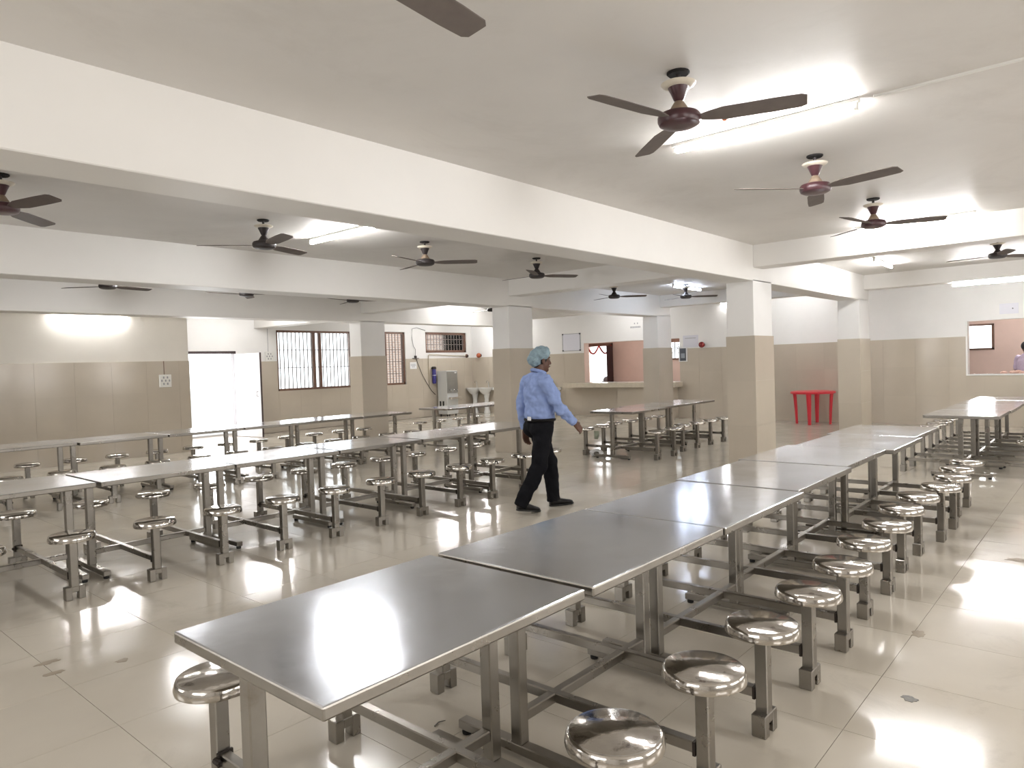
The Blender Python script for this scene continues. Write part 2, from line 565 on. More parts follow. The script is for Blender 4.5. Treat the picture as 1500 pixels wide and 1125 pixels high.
column('thick tiled column directly behind the walking man', X10, X11, YB0, YB1)
column('slim-looking tiled column beside the large barred window', X10, X11, YD0, YD1)
column('tiled pillar right of the red plastic table', X20, X20 + 0.66, YA0, YA1)
column('tiled pillar in front of the serving counter', 14.0, 14.62, YB0, YB1)

# ------------------------------------------------------------------ walls
H_HATCH1 = (8.58, 11.55, 0.935, 2.045)
H_HATCH2 = (-0.6, 2.36, 0.993, 2.074)
wf = wall_along_y('wall_far', 'far white wall with beige tiled lower half and two serving hatches', XF, 0.2, RY, YL2, CEIL, [H_HATCH1, H_HATCH2])
dado_y(wf, XF, -1, 0.0, YL2 - TT, [H_HATCH1, H_HATCH2], start=0.25)
wl = wall_along_x('wall_left', 'left white wall with beige tiled lower half and a glowing tube light', YL1, 0.25, XB, XSTEP, CEIL, [], 'cream_wall')
dado_x(wl, YL1, -1, 1.9, XSTEP, (), start=0.06)
H_DOOR = (7.18, 8.38, 0.0, 2.03)
H_W1 = (9.47, 11.75, 1.02, 2.55)
H_W2 = (12.76, 13.65, 1.02, 2.56)
H_W3 = (14.46, 16.22, 1.945, 2.575)
wb = wall_along_x('wall_back', 'recessed back wall with open door, barred windows and drinking water corner', YL2, 0.2, XSTEP, XF + 0.2, CEIL, [H_DOOR, H_W1, H_W2, H_W3])
dado_x(wb, YL2, -1, XSTEP + TT, XF, [H_DOOR, H_W1, H_W2, H_W3], start=0.5)
wr_ = wall_along_y('wall_return', 'short return wall beside the open doorway', XSTEP - 0.25, 0.25, YL1 + 0.25, YL2, CEIL, [])
dado_y(wr_, XSTEP, 1, YL1, YL2 - TT)
wall_along_x('wall_right', 'right-hand window wall outside the picture', RY, -0.2, XB, XF + 0.2, CEIL, [(a, b, 1.0, 2.5) for a, b in RW])
wall_along_y('wall_near', 'wall behind the photographer with two windows', XB, -0.2, RY, YL1, CEIL, [(0.2, 2.6, 1.0, 2.5), (5.0, 7.4, 1.0, 2.5)])

# ------------------------------------------------------------------ kitchen behind the hatches
XK = 19.6
struct('wall_kitchen', MB().box(XF + 0.2, XK, 13.9, 14.05, 0, CEIL).box(XF + 0.2, XK, -2.2, -2.05, 0, CEIL).mesh('wall_kitchen', 'pink_tile'), 'pinkish side walls of the kitchen behind the hatches', 'wall')
H_KD = (12.62, 13.62, 0.0, 2.08)
H_KG = (9.5, 10.9, 1.53, 2.08)
H_KW = (2.25, 3.35, 1.50, 2.10)
m = MB()
rects = [(-2.2, 14.05, 0.0, CEIL)]
for h in (H_KD, H_KG, H_KW): rects = cut(rects, h)
for a, b, c, d in rects: m.box(XK, XK + 0.2, a, b, c, d)
struct('wall_kitchen_back', m.mesh('wall_kitchen_back', 'pink_tile'), 'pinkish tiled back wall of the kitchen with small bright window', 'wall')
struct('wall_kitchen_front', MB().box(XF + 0.2, XF + 0.21, 11.56, 14.0, 0, CEIL).mesh('wkf', 'pink_tile'), 'kitchen side of the wall beside the long serving hatch', 'wall')

# ------------------------------------------------------------------ outside
struct('ground', MB().box(-30, 45, 16.2, 60, -0.25, -0.16).box(20.4, 45, -30, 16.2, -0.25, -0.16).mesh('ground', 'concrete'), 'sunlit pale ground outside the door', 'ground')
struct('outside_wall', MB().box(15.6, 27.0, 20.6, 20.9, -0.2, 4.2).mesh('outside_wall', 'brick_wall'), 'sunlit brick wall seen through the narrow barred window', 'wall')

# ------------------------------------------------------------------ door
d1 = tag(place('door_1', MB().box(H_DOOR[0], H_DOOR[1], YL2 - 0.02, YL2 + 0.12, 1.97, 2.03).box(H_DOOR[0], H_DOOR[0] + 0.05, YL2 - 0.02, YL2 + 0.12, 0, 1.97)
      .box(H_DOOR[1] - 0.05, H_DOOR[1], YL2 - 0.02, YL2 + 0.12, 0, 1.97).mesh('door_frame', 'dark_wood')), 'open doorway flooded with daylight, dark frame and white leaf', 'door', kind='structure')
leaf = place('door_leaf', MB().box(0, 0.95, -0.02, 0.02, 0.01, 1.96).mesh('door_leaf', 'door_paint'), d1, (H_DOOR[1] - 0.03, YL2 - 0.03, 0), (0, 0, -PI / 2 + 0.12))
place('door_edge', MB().box(0.95, 0.962, -0.021, 0.021, 0.01, 1.965).mesh('door_edge', 'dark_wood'), leaf)
place('door_handle', MB().tube([(0.86, -0.02, 0.95), (0.86, -0.06, 0.96), (0.86, -0.06, 1.06), (0.86, -0.02, 1.07)], 0.008, 6).mesh('door_handle', 'iron_bar'), leaf)

# ------------------------------------------------------------------ windows in the back wall
def barred_window(name, hole, label, mull, nb, hbars, frame=0.055):
    x0, x1, z0, z1 = hole
    y0, y1 = YL2 + 0.03, YL2 + 0.10
    fm = MB().box(x0, x1, y0, y1, z1 - frame, z1).box(x0, x1, y0, y1, z0, z0 + frame).box(x0, x0 + frame, y0, y1, z0, z1).box(x1 - frame, x1, y0, y1, z0, z1)
    o = struct(name, fm.mesh(name, 'brown_wood'), label, 'window')
    for a in mull:
        block('mullion', 'brown_wood', o, a, a + 0.075, y0, y1, z0 + frame, z1 - frame)
    block('pane', 'window_glass', o, x0 + frame, x1 - frame, y0 + 0.05, y0 + 0.054, z0 + frame, z1 - frame)
    bar = MB().tube([(0, 0, z0 + frame), (0, 0, z1 - frame)], 0.012, 6).mesh('bar', 'iron_bar')
    for k in range(nb):
        place('bar', bar, o, (x0 + frame + (x1 - x0 - 2 * frame) * (k + 0.5) / nb, y0 + 0.02, 0))
    for z in hbars:
        place('cross_bar', MB().box(x0 + frame, x1 - frame, y0 + 0.012, y0 + 0.030, z - 0.008, z + 0.008).mesh('cross_bar', 'iron_bar'), o)
    return o
barred_window('window_1', H_W1, 'large overexposed barred window with double brown centre mullion', (10.52, 10.72), 19, (1.6, 2.05))
barred_window('window_2', H_W2, 'narrow brown barred window right of the tiled column', (12.9,), 7, (1.35, 1.7, 2.05))
barred_window('window_3', H_W3, 'wide low ventilator window with brown frame above the water cooler', (), 13, (2.20, 2.36), 0.075)
for n, (a, b) in enumerate(RW):
    fm = MB().box(a, b, RY - 0.12, RY - 0.05, 2.44, 2.5).box(a, b, RY - 0.12, RY - 0.05, 1.0, 1.06).box((a + b) / 2 - 0.04, (a + b) / 2 + 0.04, RY - 0.12, RY - 0.05, 1.0, 2.5)
    struct('window_%d' % (n + 4), fm.mesh('window', 'brown_wood'), 'brown framed window of the right-hand wall, %s from the near end' % ORD[n], 'window')

# kitchen openings
kg = struct('window_8', MB().box(XK - 0.03, XK + 0.05, H_KG[0], H_KG[1], H_KG[3] - 0.05, H_KG[3] + 0.10).box(XK - 0.03, XK + 0.05, H_KG[0], H_KG[1], H_KG[2] - 0.03, H_KG[2] + 0.02).mesh('window_8', 'brown_wood'), 'kitchen window with black scroll grille seen right of the counter pillar', 'window')
for k in range(7):
    y = H_KG[0] + 0.1 + k * 0.2
    place('bar', MB().tube([(XK + 0.03, y, H_KG[2]), (XK + 0.03, y, H_KG[3])], 0.014, 6).mesh('bar', 'black_iron'), kg)
    pts = [(XK + 0.03, y + 0.10 + (0.07 - 0.006 * t) * math.cos(t * 0.9), H_KG[2] + 0.28 + 0.02 * t * 0 + (0.20 - 0.016 * t) * math.sin(t * 0.9)) for t in range(11)]
    place('scroll', MB().tube(pts, 0.012, 5).mesh('scroll', 'black_iron'), kg)
kw = struct('window_9', MB().box(XK - 0.02, XK + 0.05, H_KW[0], H_KW[0] + 0.05, H_KW[2], H_KW[3]).box(XK - 0.02, XK + 0.05, H_KW[0], H_KW[1], H_KW[3] - 0.04, H_KW[3]).box(XK - 0.02, XK + 0.05, H_KW[0], H_KW[1], H_KW[2], H_KW[2] + 0.04).mesh('window_9', 'brown_wood'), 'small overexposed kitchen window seen through the right-hand hatch', 'window')
kd = struct('door_2', MB().box(XK - 0.05, XK + 0.1, H_KD[0], H_KD[0] + 0.09, 0, 2.08).box(XK - 0.05, XK + 0.1, H_KD[1] - 0.06, H_KD[1], 0, 2.08).box(XK - 0.05, XK + 0.1, H_KD[0], H_KD[1], 2.02, 2.12).mesh('door_2', 'brown_wood'), 'bright kitchen doorway hung with a garland behind the serving counter', 'door')
place('door_leaf', MB().box(XK - 0.36, XK - 0.06, H_KD[0] - 0.02, H_KD[0] + 0.02, 0, 2.02).mesh('kdl', 'curtain'), kd)
gp = []
for t in range(25):
    u = t / 24
    y = H_KD[1] - 0.05 - u * 0.95
    gp.append((XK - 0.10, y, 2.04 - 0.26 * abs(math.sin(u * PI * 2))))
tag(place('garland', MB().tube(gp, 0.028, 7).mesh('garland', 'garland', smooth=True)), 'red flower garland swagged across the kitchen doorway', 'garland')
for k, (y, r, s) in enumerate(((13.35, 0.15, 'left'), (12.95, 0.17, 'right'))):
    tag(place('sack', MB().ball((XK + 0.75, y, 0.88), 0.16, r, 0.13).box(XK + 0.6, XK + 0.9, y - 0.14, y + 0.14, -0.16, 0.85).mesh('sack', 'cloth_grey', smooth=True)), 'dark bundle outside the kitchen doorway, the %s one' % s, 'bundle')

# ------------------------------------------------------------------ serving counter (left hatch) and hatch trims
sc = thing('serving_counter', 'beige stone serving counter ledge under the long hatch', 'counter', (XF, 10.2, 0))
place('slab', MB().box(-0.42, -TT - 0.003, -1.70, 1.83, 0.80, 0.93).mesh('slab', 'counter_stone', bevel=0.006), sc)
place('pier', MB().box(-0.30, -TT - 0.003, -1.55, 0.10, 0, 0.80).mesh('pier', 'wall_tile'), sc)
tr = struct('trim_1', MB().box(XF - 0.03, XF + 0.22, H_HATCH2[0], H_HATCH2[1] - 0.001, H_HATCH2[2] + 0.001, H_HATCH2[2] + 0.03).box(XF - 0.02, XF + 0.22, H_HATCH2[1] - 0.031, H_HATCH2[1] - 0.001, H_HATCH2[2] + 0.03, H_HATCH2[3] - 0.001).mesh('trim_1', 'ceramic'), 'pale sill and jamb of the right-hand serving hatch', 'trim')
struct('trim_2', MB().box(XF - 0.013, XF + 0.2, H_HATCH1[1] - 0.02, H_HATCH1[1] - 0.001, 0.936, 2.044).mesh('trim_2', 'pink_tile'), 'pink tiled jamb of the long serving hatch', 'trim')

# ------------------------------------------------------------------ steel dining tables with bolted stools
TL, TW, TZ = 1.022, 0.765, 0.730
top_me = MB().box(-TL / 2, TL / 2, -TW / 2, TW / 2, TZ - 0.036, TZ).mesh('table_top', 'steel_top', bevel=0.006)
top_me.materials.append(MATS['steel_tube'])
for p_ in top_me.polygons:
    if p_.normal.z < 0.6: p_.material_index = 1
PX0, PX1 = -TL / 2 + 0.038, TL / 2 - 0.075
post_me = MB().box(-.025, .025, -.025, .025, 0.058, TZ - 0.037).mesh('post', 'steel_tube', bevel=0.004, bseg=1)
foot_me = MB().box(-.025, .025, -.31, .31, 0.022, 0.060).mesh('foot_bar', 'steel_tube', bevel=0.004, bseg=1)
pad_me = MB().lathe([(0.018, 0.0), (0.020, 0.01), (0.018, 0.023)], 10).mesh('rubber_pad', 'black_rubber')
str_me = MB().box(PX0 + .025, PX1 - .025, -.02, .02, 0.135, 0.175).mesh('stretcher', 'steel_tube', bevel=0.004, bseg=1)
arm_me = MB().box(-.019, .019, -.625, .625, 0.136, 0.176).mesh('cross_arm', 'steel_tube', bevel=0.004, bseg=1)
leg_me = MB().box(-.025, .025, -.025, .025, 0.080, 0.415).mesh('stool_leg', 'steel_tube', bevel=0.004, bseg=1)
brk_me = MB().box(-.060, -.020, -.029, .029, 0.0, 0.088).box(.020, .060, -.029, .029, 0.0, 0.088).box(-.022, .022, -.0285, .0285, 0.050, 0.0875).mesh('foot_bracket', 'steel_tube', bevel=0.003, bseg=1)
bolt_me = MB().box(-.028, .028, 0.026, 0.036, 0.132, 0.180).lathe([(0.011, 0.026), (0.011, 0.052), (0.006, 0.058)], 8, (0.033, 0, 0.158), 'y').mesh('bolt', 'rusty_bolt')
seat_me = MB().lathe([(0.128, 0.404), (0.141, 0.402), (0.143, 0.412), (0.139, 0.432), (0.135, 0.4405), (0.131, 0.4435)], 40, wob=0.004).mesh('seat_rim', 'steel_rim', smooth='auto')
dish_me = MB().lathe([(0.1315, 0.440), (0.1310, 0.4438), (0.126, 0.4432), (0.112, 0.4405), (0.085, 0.4395), (0.05, 0.4405), (0.015, 0.4412)], 40).mesh('seat_dish', 'steel_seat', smooth=True)
SX = 0.257
SY = 0.65
ORD = ['first', 'second', 'third', 'fourth', 'fifth', 'sixth', 'seventh', 'eighth']
def dining_table(x0, cy, label, rz=0.0):
    t = thing('dining_table', label, 'table', (x0 + TL / 2, cy, 0), rz, 'steel dining tables with attached stools')
    place('table_top', top_me, t)
    for px_ in (PX0, PX1):
        place('post', post_me, t, (px_, 0, 0))
        f = place('foot_bar', foot_me, t, (px_, 0, 0))
        for sy in (-1, 1):
            place('rubber_pad', pad_me, f, (0, sy * 0.285, 0))
    place('stretcher', str_me, t)
    for sx in (-SX, SX):
        place('cross_arm', arm_me, t, (sx, 0, 0))
        for sy in (-1, 1):
            a = 0 if sy < 0 else PI
            st = place('stool', leg_me, t, (sx, sy * SY, 0), (0, 0, a))
            place('foot_bracket', brk_me, st)
            place('bolt', bolt_me, st)
            place('seat_rim', seat_me, st, (0, 0, 0), (0, 0, random.uniform(0, 6)))
            place('seat', dish_me, st, (0, 0, 0), (0, 0, random.uniform(0, 6)))
    return t
ROW1 = [(.885, 1.745), (1.94, 1.735), (2.97, 1.728), (4.015, 1.765), (5.06, 1.800), (6.085, 1.74), (7.11, 1.790)]
for k, (x, y) in enumerate(ROW1):
    lb = 'steel table with attached stools in the near right row, %s from the camera' % ORD[k]
    if k == 0: lb = 'largest steel dining table with attached round stools, in the foreground'
    dining_table(x, y, lb)
for k, (x, y) in enumerate([(9.62, 1.45), (10.66, 1.43), (11.70, 1.44), (12.74, 1.42)]):
    dining_table(x, y, 'steel table with stools before the right-hand hatch, %s from the near end' % ORD[k])
for k, (x, y) in enumerate([(-0.20, 6.00), (.83, 6.02), (1.872, 5.99), (2.905, 5.985), (3.95, 6.00), (5.00, 6.00), (6.045, 5.99)]):
    if k == 0: lb = 'steel table with stools cut by the left picture edge, in the middle row'
    elif k == 6: lb = 'last steel table of the middle left row, half hidden behind the walking man'
    else: lb = 'steel table with attached stools in the middle left row, %s from the left end' % ORD[k]
    dining_table(x, y, lb)
for k, (x, y) in enumerate([(1.88, 9.78), (2.91, 9.72), (3.935, 9.69), (4.97, 9.68), (6.01, 9.72), (7.05, 9.72)]):
    dining_table(x, y, 'steel table with stools in the back row along the left wall, %s from left' % ORD[k])
dining_table(8.90, 9.72, 'steel table with attached stools left of the column, before the water cooler')
dining_table(9.95, 9.70, 'steel table with attached stools mostly hidden behind the column, before the wash basins')
for k, (x, y) in enumerate([(9.09, 5.93), (10.15, 6.06), (11.19, 6.07)]):
    dining_table(x, y, 'steel table with stools standing apart before the serving counter, %s from the man' % ORD[k])

# ------------------------------------------------------------------ ceiling fans
def fan(x, y, label, style='maroon', ang=0.0, drop=0.27, blade='fan_blade_pale'):
    t = thing('ceiling_fan', label, 'fan', (x, y, CEIL), ang, 'ceiling fans')
    up_m, lo_m, hub_m = {'maroon': ('maroon_enamel', 'tan_enamel', 'maroon_enamel'), 'dark': ('dark_enamel', 'dark_enamel', 'dark_enamel'),
                         'grey': ('dark_enamel', 'tan_enamel', 'dark_enamel')}[style]
    k = drop / 0.27
    place('hole_disc', MB().lathe([(0.050, -0.014), (0.058, -0.006), (0.056, 0.004)], 16).mesh('hole_disc', 'hole_shade'), t)  # dark disc on the ceiling, its colour stands in for a shaded hole
    place('rod', MB().lathe([(0.011, -0.20 * k), (0.011, 0.0)], 10).mesh('rod', 'dark_enamel'), t)
    place('canopy_ring', MB().lathe([(0.058, -0.078 * k), (0.082, -0.066 * k), (0.088, -0.058 * k), (0.080, -0.054 * k), (0.058, -0.060 * k)], 28).mesh('canopy_ring', 'cream_plastic', smooth='auto'), t)
    place('upper_canopy', MB().lathe([(0.017, -0.150 * k), (0.026, -0.140 * k), (0.040, -0.105 * k), (0.052, -0.080 * k), (0.057, -0.064 * k)], 28).mesh('upper_canopy', up_m, smooth='auto'), t)
    place('lower_canopy', MB().lathe([(0.060, -0.215 * k), (0.058, -0.205 * k), (0.040, -0.175 * k), (0.024, -0.150 * k), (0.018, -0.145 * k)], 28).mesh('lower_canopy', lo_m, smooth='auto'), t)
    place('motor', MB().lathe([(0.03, -drop - 0.006), (0.080, -drop - 0.003), (0.101, -drop + 0.008), (0.108, -drop + 0.024), (0.108, -drop + 0.046), (0.098, -drop + 0.060), (0.062, -drop + 0.070)], 32).mesh('motor', hub_m, smooth='auto'), t)
    bm_ = MB()
    z = -drop + 0.030
    n = len(bm_.v)
    prof = [(0.10, 0.022, 0.0), (0.15, 0.040, 0.002), (0.22, 0.058, 0.004), (0.45, 0.060, 0.004), (0.575, 0.056, 0.002), (0.60, 0.040, 0.0)]
    v, f = [], []
    for r, hw, dz in prof:
        for sgn in (-1, 1):
            for th in (-0.002, 0.002):
                v.append((r, sgn * hw, z + th - sgn * hw * 0.20))
    for i in range(len(prof) - 1):
        a, b = i * 4, (i + 1) * 4
        f += [(a, a + 2, b + 2, b), (a + 1, b + 1, b + 3, a + 3), (a, b, b + 1, a + 1), (a + 2, a + 3, b + 3, b + 2)]
    f += [(0, 1, 3, 2), (len(v) - 4, len(v) - 2, len(v) - 1, len(v) - 3)]
    bm_.v, bm_.f = v, f
    bme = bm_.mesh('blade', blade)
    for q in range(3):
        place('blade', bme, t, (0, 0, 0), (0, 0, q * 2 * PI / 3))
    return t
fan(3.304, 1.693, 'largest maroon ceiling fan, nearest to the camera above the near table row', 'maroon', math.radians(-72))
fan(5.376, 1.688, 'second maroon ceiling fan above the near table row', 'maroon', math.radians(-103))
fan(7.275, 1.765, 'third maroon ceiling fan, next to the glaring tube light', 'maroon', math.radians(-69))
fan(1.30, 1.70, 'ceiling fan almost overhead at the top edge of the picture', 'maroon', math.radians(6))
fan(11.30, 1.25, 'small dark ceiling fan at the right edge beyond the cross beam', 'dark', math.radians(-40), 0.24)
fan(1.435, 5.95, 'dark ceiling fan with visible blades cut by the left picture edge', 'maroon', math.radians(-74), 0.27, 'fan_blade')
fan(3.563, 6.165, 'dark ceiling fan left of the tube light above the middle row', 'dark', math.radians(20))
fan(5.529, 6.073, 'ceiling fan right of the tube light above the middle row', 'grey', math.radians(-45))
fan(7.558, 6.058, 'ceiling fan above the middle row, before the column behind the man', 'dark', math.radians(-30))
fan(11.20, 7.15, 'small ceiling fan above the apart-standing tables, left of the bluish tube light', 'dark', math.radians(-50), 0.27)
fan(12.52, 6.37, 'far ceiling fan half hidden by the long beam left of the nearest column', 'dark', math.radians(-52), 0.27)
fan(3.59, 10.18, 'ceiling fan motor peeking below the second beam, leftmost of three', 'dark', math.radians(10))
fan(5.53, 10.14, 'ceiling fan motor peeking below the second beam, middle of three', 'dark', math.radians(55))
fan(7.52, 10.16, 'ceiling fan motor peeking below the second beam, rightmost of three', 'dark', math.radians(-48))
fan(11.32, 10.35, 'ceiling fan just left of the top of the column behind the man', 'dark', math.radians(-35))

# ------------------------------------------------------------------ tube lights
def tube_light(p0, p1, label, side=(0, 0, 1), glow='tube_glow'):
    p0, p1 = Vector(p0), Vector(p1)
    c = (p0 + p1) / 2
    d = (p1 - p0)
    Ln = d.length
    d.normalize()
    up_ = Vector(side)
    t = thing('tube_light', label, 'light', c, 0, 'fluorescent tube lights')
    y = up_.cross(d).normalized()
    R = Matrix((d, y, up_)).transposed()
    t.rotation_euler = R.to_euler()
    place('batten', MB().box(-Ln / 2 - 0.01, Ln / 2 + 0.01, -0.02, 0.02, 0.020, 0.046).mesh('batten', 'white_plastic', bevel=0.004, bseg=1), t)
    place('tube', MB().lathe([(0.019, -Ln / 2 + 0.02), (0.019, Ln / 2 - 0.02)], 14, (0, 0, 0), 'x').mesh('tube', glow, smooth='auto'), t)
    for sg in (-1, 1):
        place('end_holder', MB().box(sg * (Ln / 2 - 0.012) - 0.012, sg * (Ln / 2 - 0.012) + 0.012, -0.016, 0.016, -0.018, 0.02).mesh('end_holder', 'white_plastic'), t)
    return t
ZT = CEIL - 0.047
tube_light((4.365, 1.13, ZT), (4.365, 2.28, ZT), 'glaring tube light on the ceiling between the two nearest fans')
tube_light((8.72, 1.15, ZT), (8.72, 2.30, ZT), 'glaring tube light on the ceiling beside the near cross beam')
tube_light((4.43, 5.56, ZT), (4.43, 6.71, ZT), 'bright tube light on the ceiling above the middle row, left of the picture centre')
tube_light((11.65, 2.83, ZT), (12.85, 2.86, ZT), 'tube light beyond the near cross beam, above the red table pillar')
tube_light((14.3, 1.10, 2.628), (14.3, 2.25, 2.628), 'long tube light above the right-hand serving hatch')
tube_light((12.2, 6.47, ZT), (13.4, 6.49, ZT), 'bluish tube light on the ceiling left of the nearest column', (0, 0, 1), 'tube_glow_blue')
tube_light((12.6, 13.7, ZT), (13.8, 13.65, ZT), 'tube light on the ceiling above the narrow barred window')
tube_light((15.35, 13.95, ZT), (15.35, 15.1, ZT), 'tube light over the wash basins, mostly hidden behind the column')
tube_light((11.2, 10.9, ZT), (12.3, 10.9, ZT), 'faint tube light under the ceiling left of the column, left of its neighbour')
tube_light((3.95, YL1 - 0.05, 2.64), (5.15, YL1 - 0.05, 2.64), 'tube light glowing on the left wall just under the beam', (0, 1, 0))
tube_light((XF - 0.05, 7.44, 2.84), (XF - 0.05, 6.92, 2.84), 'tube light on the far wall peeking out left of the nearest column', (1, 0, 0), 'tube_glow_dim')
tube_light((4.40, 9.50, ZT), (4.40, 10.65, ZT), 'tube light above the back left row, hidden by the second beam')
tube_light((7.45, 14.2, ZT), (8.60, 14.2, ZT), 'added unseen tube light before the open doorway, hidden by the farthest long beam')  # added lamp, unseen, brightens the bay at the door
tube_light((15.4, 9.2, ZT), (15.4, 10.35, ZT), 'added unseen tube light over the serving counter, hidden by the far cross beam', (0, 0, 1), 'tube_glow_dim')  # added lamp, unseen, lifts the wall around the long hatch
tube_light((15.4, 5.0, ZT), (15.4, 6.15, ZT), 'added unseen tube light over the red table, hidden by the far cross beam', (0, 0, 1), 'tube_glow_dim')  # added lamp, unseen, lifts the far wall behind the red table
tube_light((18.2, 9.6, ZT), (18.2, 10.8, ZT), 'added tube light inside the kitchen above the long hatch, out of sight')  # added unseen lamp that lights the kitchen behind the counter
tube_light((18.2, 0.6, ZT), (18.2, 1.8, ZT), 'added tube light inside the kitchen above the right-hand hatch, out of sight')  # second added kitchen lamp, unseen, lights the right-hand hatch

# conduit strip and detector on the ceiling
tag(place('cable_conduit', MB().box(4.385, 4.405, -3.3, 1.05, CEIL - 0.012, CEIL).mesh('cable_conduit', 'white_plastic')), 'thin white cable conduit on the ceiling running from the near tube to the right', 'conduit')
def detector(x, y, label):
    t = thing('smoke_detector', label, 'detector', (x, y, CEIL))
    place('base', MB().lathe([(0.035, -0.012), (0.045, -0.006), (0.045, 0.0)], 18).mesh('base', 'white_plastic'), t)
    place('bulb', MB().ball((0, 0, -0.028), 0.018, 0.018, 0.018, 10, 8).mesh('bulb', 'orange_ball', smooth=True), t)
detector(4.05, 1.78, 'small white ceiling detector with red tip beside the nearest tube light')

# ------------------------------------------------------------------ water corner
wc = thing('water_cooler', 'steel drinking water cooler with white sides standing at the back wall', 'water cooler', (14.98, 15.60, 0.0))
place('body', MB().box(-0.23, 0.23, -0.16, 0.24, 0.06, 1.38).mesh('body', 'cooler_side', bevel=0.008), wc)
fp = place('front_panel', MB().box(-0.22, 0.225, -0.172, -0.16, 0.70, 1.36).mesh('front_panel', 'cooler_front'), wc)
place('badge', MB().box(0.10, 0.18, -0.176, -0.172, 1.30, 1.33).mesh('badge', 'paper'), fp)
place('lower_panel', MB().box(-0.22, 0.225, -0.170, -0.16, 0.10, 0.66).mesh('lower_panel', 'cooler_side'), wc)
place('drip_tray', MB().box(-0.19, 0.24, -0.30, -0.17, 0.52, 0.58).mesh('drip_tray', 'chrome', bevel=0.006), wc)
for k in range(3):
    place('tap', MB().tube([(-0.12 + 0.13 * k, -0.17, 0.80), (-0.12 + 0.13 * k, -0.23, 0.80), (-0.12 + 0.13 * k, -0.24, 0.74)], 0.014, 8).mesh('tap', 'chrome', smooth=True), wc)
for k in range(2):
    place('vent', MB().box(-0.235, -0.23, -0.03 + 0.13 * k, 0.04 + 0.13 * k, 0.30, 0.46).mesh('vent', 'black_rubber'), wc)
for a in (-0.18, 0.18):
    for b in (-0.10, 0.18):
        place('foot', MB().lathe([(0.02, 0), (0.02, 0.06)], 10, (a, b, 0)).mesh('foot', 'black_rubber'), wc)
wfil = thing('water_filter', 'dark blue water filter cartridge hung on the wall left of the cooler', 'filter', (14.68, YL2 - 0.10, 1.0))
place('housing', MB().lathe([(0.05, 0.0), (0.062, 0.02), (0.062, 0.24), (0.066, 0.245), (0.066, 0.265), (0.062, 0.27), (0.062, 0.44)], 20).mesh('housing', 'blue_plastic', smooth='auto'), wfil)
place('cap', MB().lathe([(0.072, 0.44), (0.072, 0.50), (0.05, 0.52)], 20).mesh('cap', 'dark_enamel'), wfil)
place('band', MB().lathe([(0.0675, 0.25), (0.0675, 0.26)], 20).mesh('band', 'white_plastic'), wfil)
place('bracket', MB().box(-0.03, 0.03, 0.05, 0.10 - TT, 0.45, 0.49).mesh('bracket', 'dark_enamel'), wfil)
YP = YL2 - TT - 0.02
tag(place('water_pipe', MB().tube([(14.53, YP, 0.95), (14.53, YP, 1.86), (14.56, YP, 1.885), (15.3, YP, 1.86), (16.13, YP, 1.83)], 0.014, 8).mesh('water_pipe', 'pipe_cream', smooth=True)), 'thin water pipe running up and along the wall above the cooler', 'pipe')
tag(place('power_cable', MB().tube([(14.03, YP, 1.80), (14.10, YP, 1.62), (14.25, YP, 1.3), (14.45, YP, 1.0), (14.62, YP, 0.78), (14.78, YP, 0.66)], 0.008, 6).mesh('power_cable', 'cable', smooth=True)), 'black power cable drooping from the wall socket to the cooler', 'cable')
tag(place('wall_wire', MB().tube([(14.02, YP + 0.01, 1.84), (14.03, YP + 0.01, 2.05), (13.95, YP + 0.01, 2.15), (13.90, YP + 0.01, 2.40), (13.92, YP + 0.01, 2.66), (14.1, YP + 0.01, 2.70), (14.45, YP + 0.01, 2.62)], 0.006, 6).mesh('wall_wire', 'cable', smooth=True)), 'loose black wire looping up the wall beside the narrow window', 'cable')
ps = thing('power_socket', 'small dark socket on a ledge above the white notice', 'socket', (14.02, YL2, 1.79))
place('box', MB().box(-0.03, 0.03, -0.05, 0, 0.0, 0.07).mesh('box', 'dark_enamel'), ps)
place('plate', MB().box(-0.11, 0.11, -0.06, 0, -0.02, 0.0).mesh('plate', 'iron_bar'), ps)

def basin(y, label):
    t = thing('wash_basin', label, 'basin', (XF - TT, y, 0), 0, 'pedestal wash basins')
    n = MB()
    prof = [(0.10, 0.60), (0.18, 0.68), (0.235, 0.765), (0.245, 0.80), (0.225, 0.80), (0.185, 0.73), (0.05, 0.68)]
    n.lathe(prof, 24)
    n.v = [(-0.23 + p[0] * 0.86, p[1], p[2]) for p in n.v]
    place('bowl', n.mesh('bowl', 'ceramic', smooth='auto'), t)
    place('back_ledge', MB().box(-0.12, -0.002, -0.24, 0.24, 0.72, 0.805).mesh('back_ledge', 'ceramic', bevel=0.012), t)
    place('pedestal', MB().lathe([(0.10, 0.0), (0.105, 0.03), (0.075, 0.12), (0.07, 0.45), (0.11, 0.64)], 20, (-0.17, 0, 0)).mesh('pedestal', 'ceramic', smooth='auto'), t)
    place('tap', MB().tube([(-0.07, 0, 0.80), (-0.07, 0, 0.97), (-0.10, 0, 1.01), (-0.16, 0, 1.00), (-0.17, 0, 0.95)], 0.013, 8).mesh('tap', 'chrome', smooth=True), t)
basin(15.73, 'white pedestal wash basin in the corner next to the water cooler')
basin(15.22, 'white pedestal wash basin left of the column behind the man')
basin(12.62, 'white wash basin at the wall just right of the walking man')
def wall_ball(y, z, mt, label):
    t = thing('fire_ball', label, 'fire extinguisher', (XF - TT, y, z))
    place('shell', MB().ball((-0.08, 0, 0), 0.075, 0.075, 0.075, 18, 12).mesh('shell', mt, smooth=True), t)
    place('bracket', MB().lathe([(0.05, -0.02), (0.05, TT)], 16, (0, 0, 0), 'x').mesh('bracket', 'dark_enamel'), t)
wall_ball(15.60, 1.835, 'orange_ball', 'orange ball-shaped extinguisher on the wall above the wash basins')
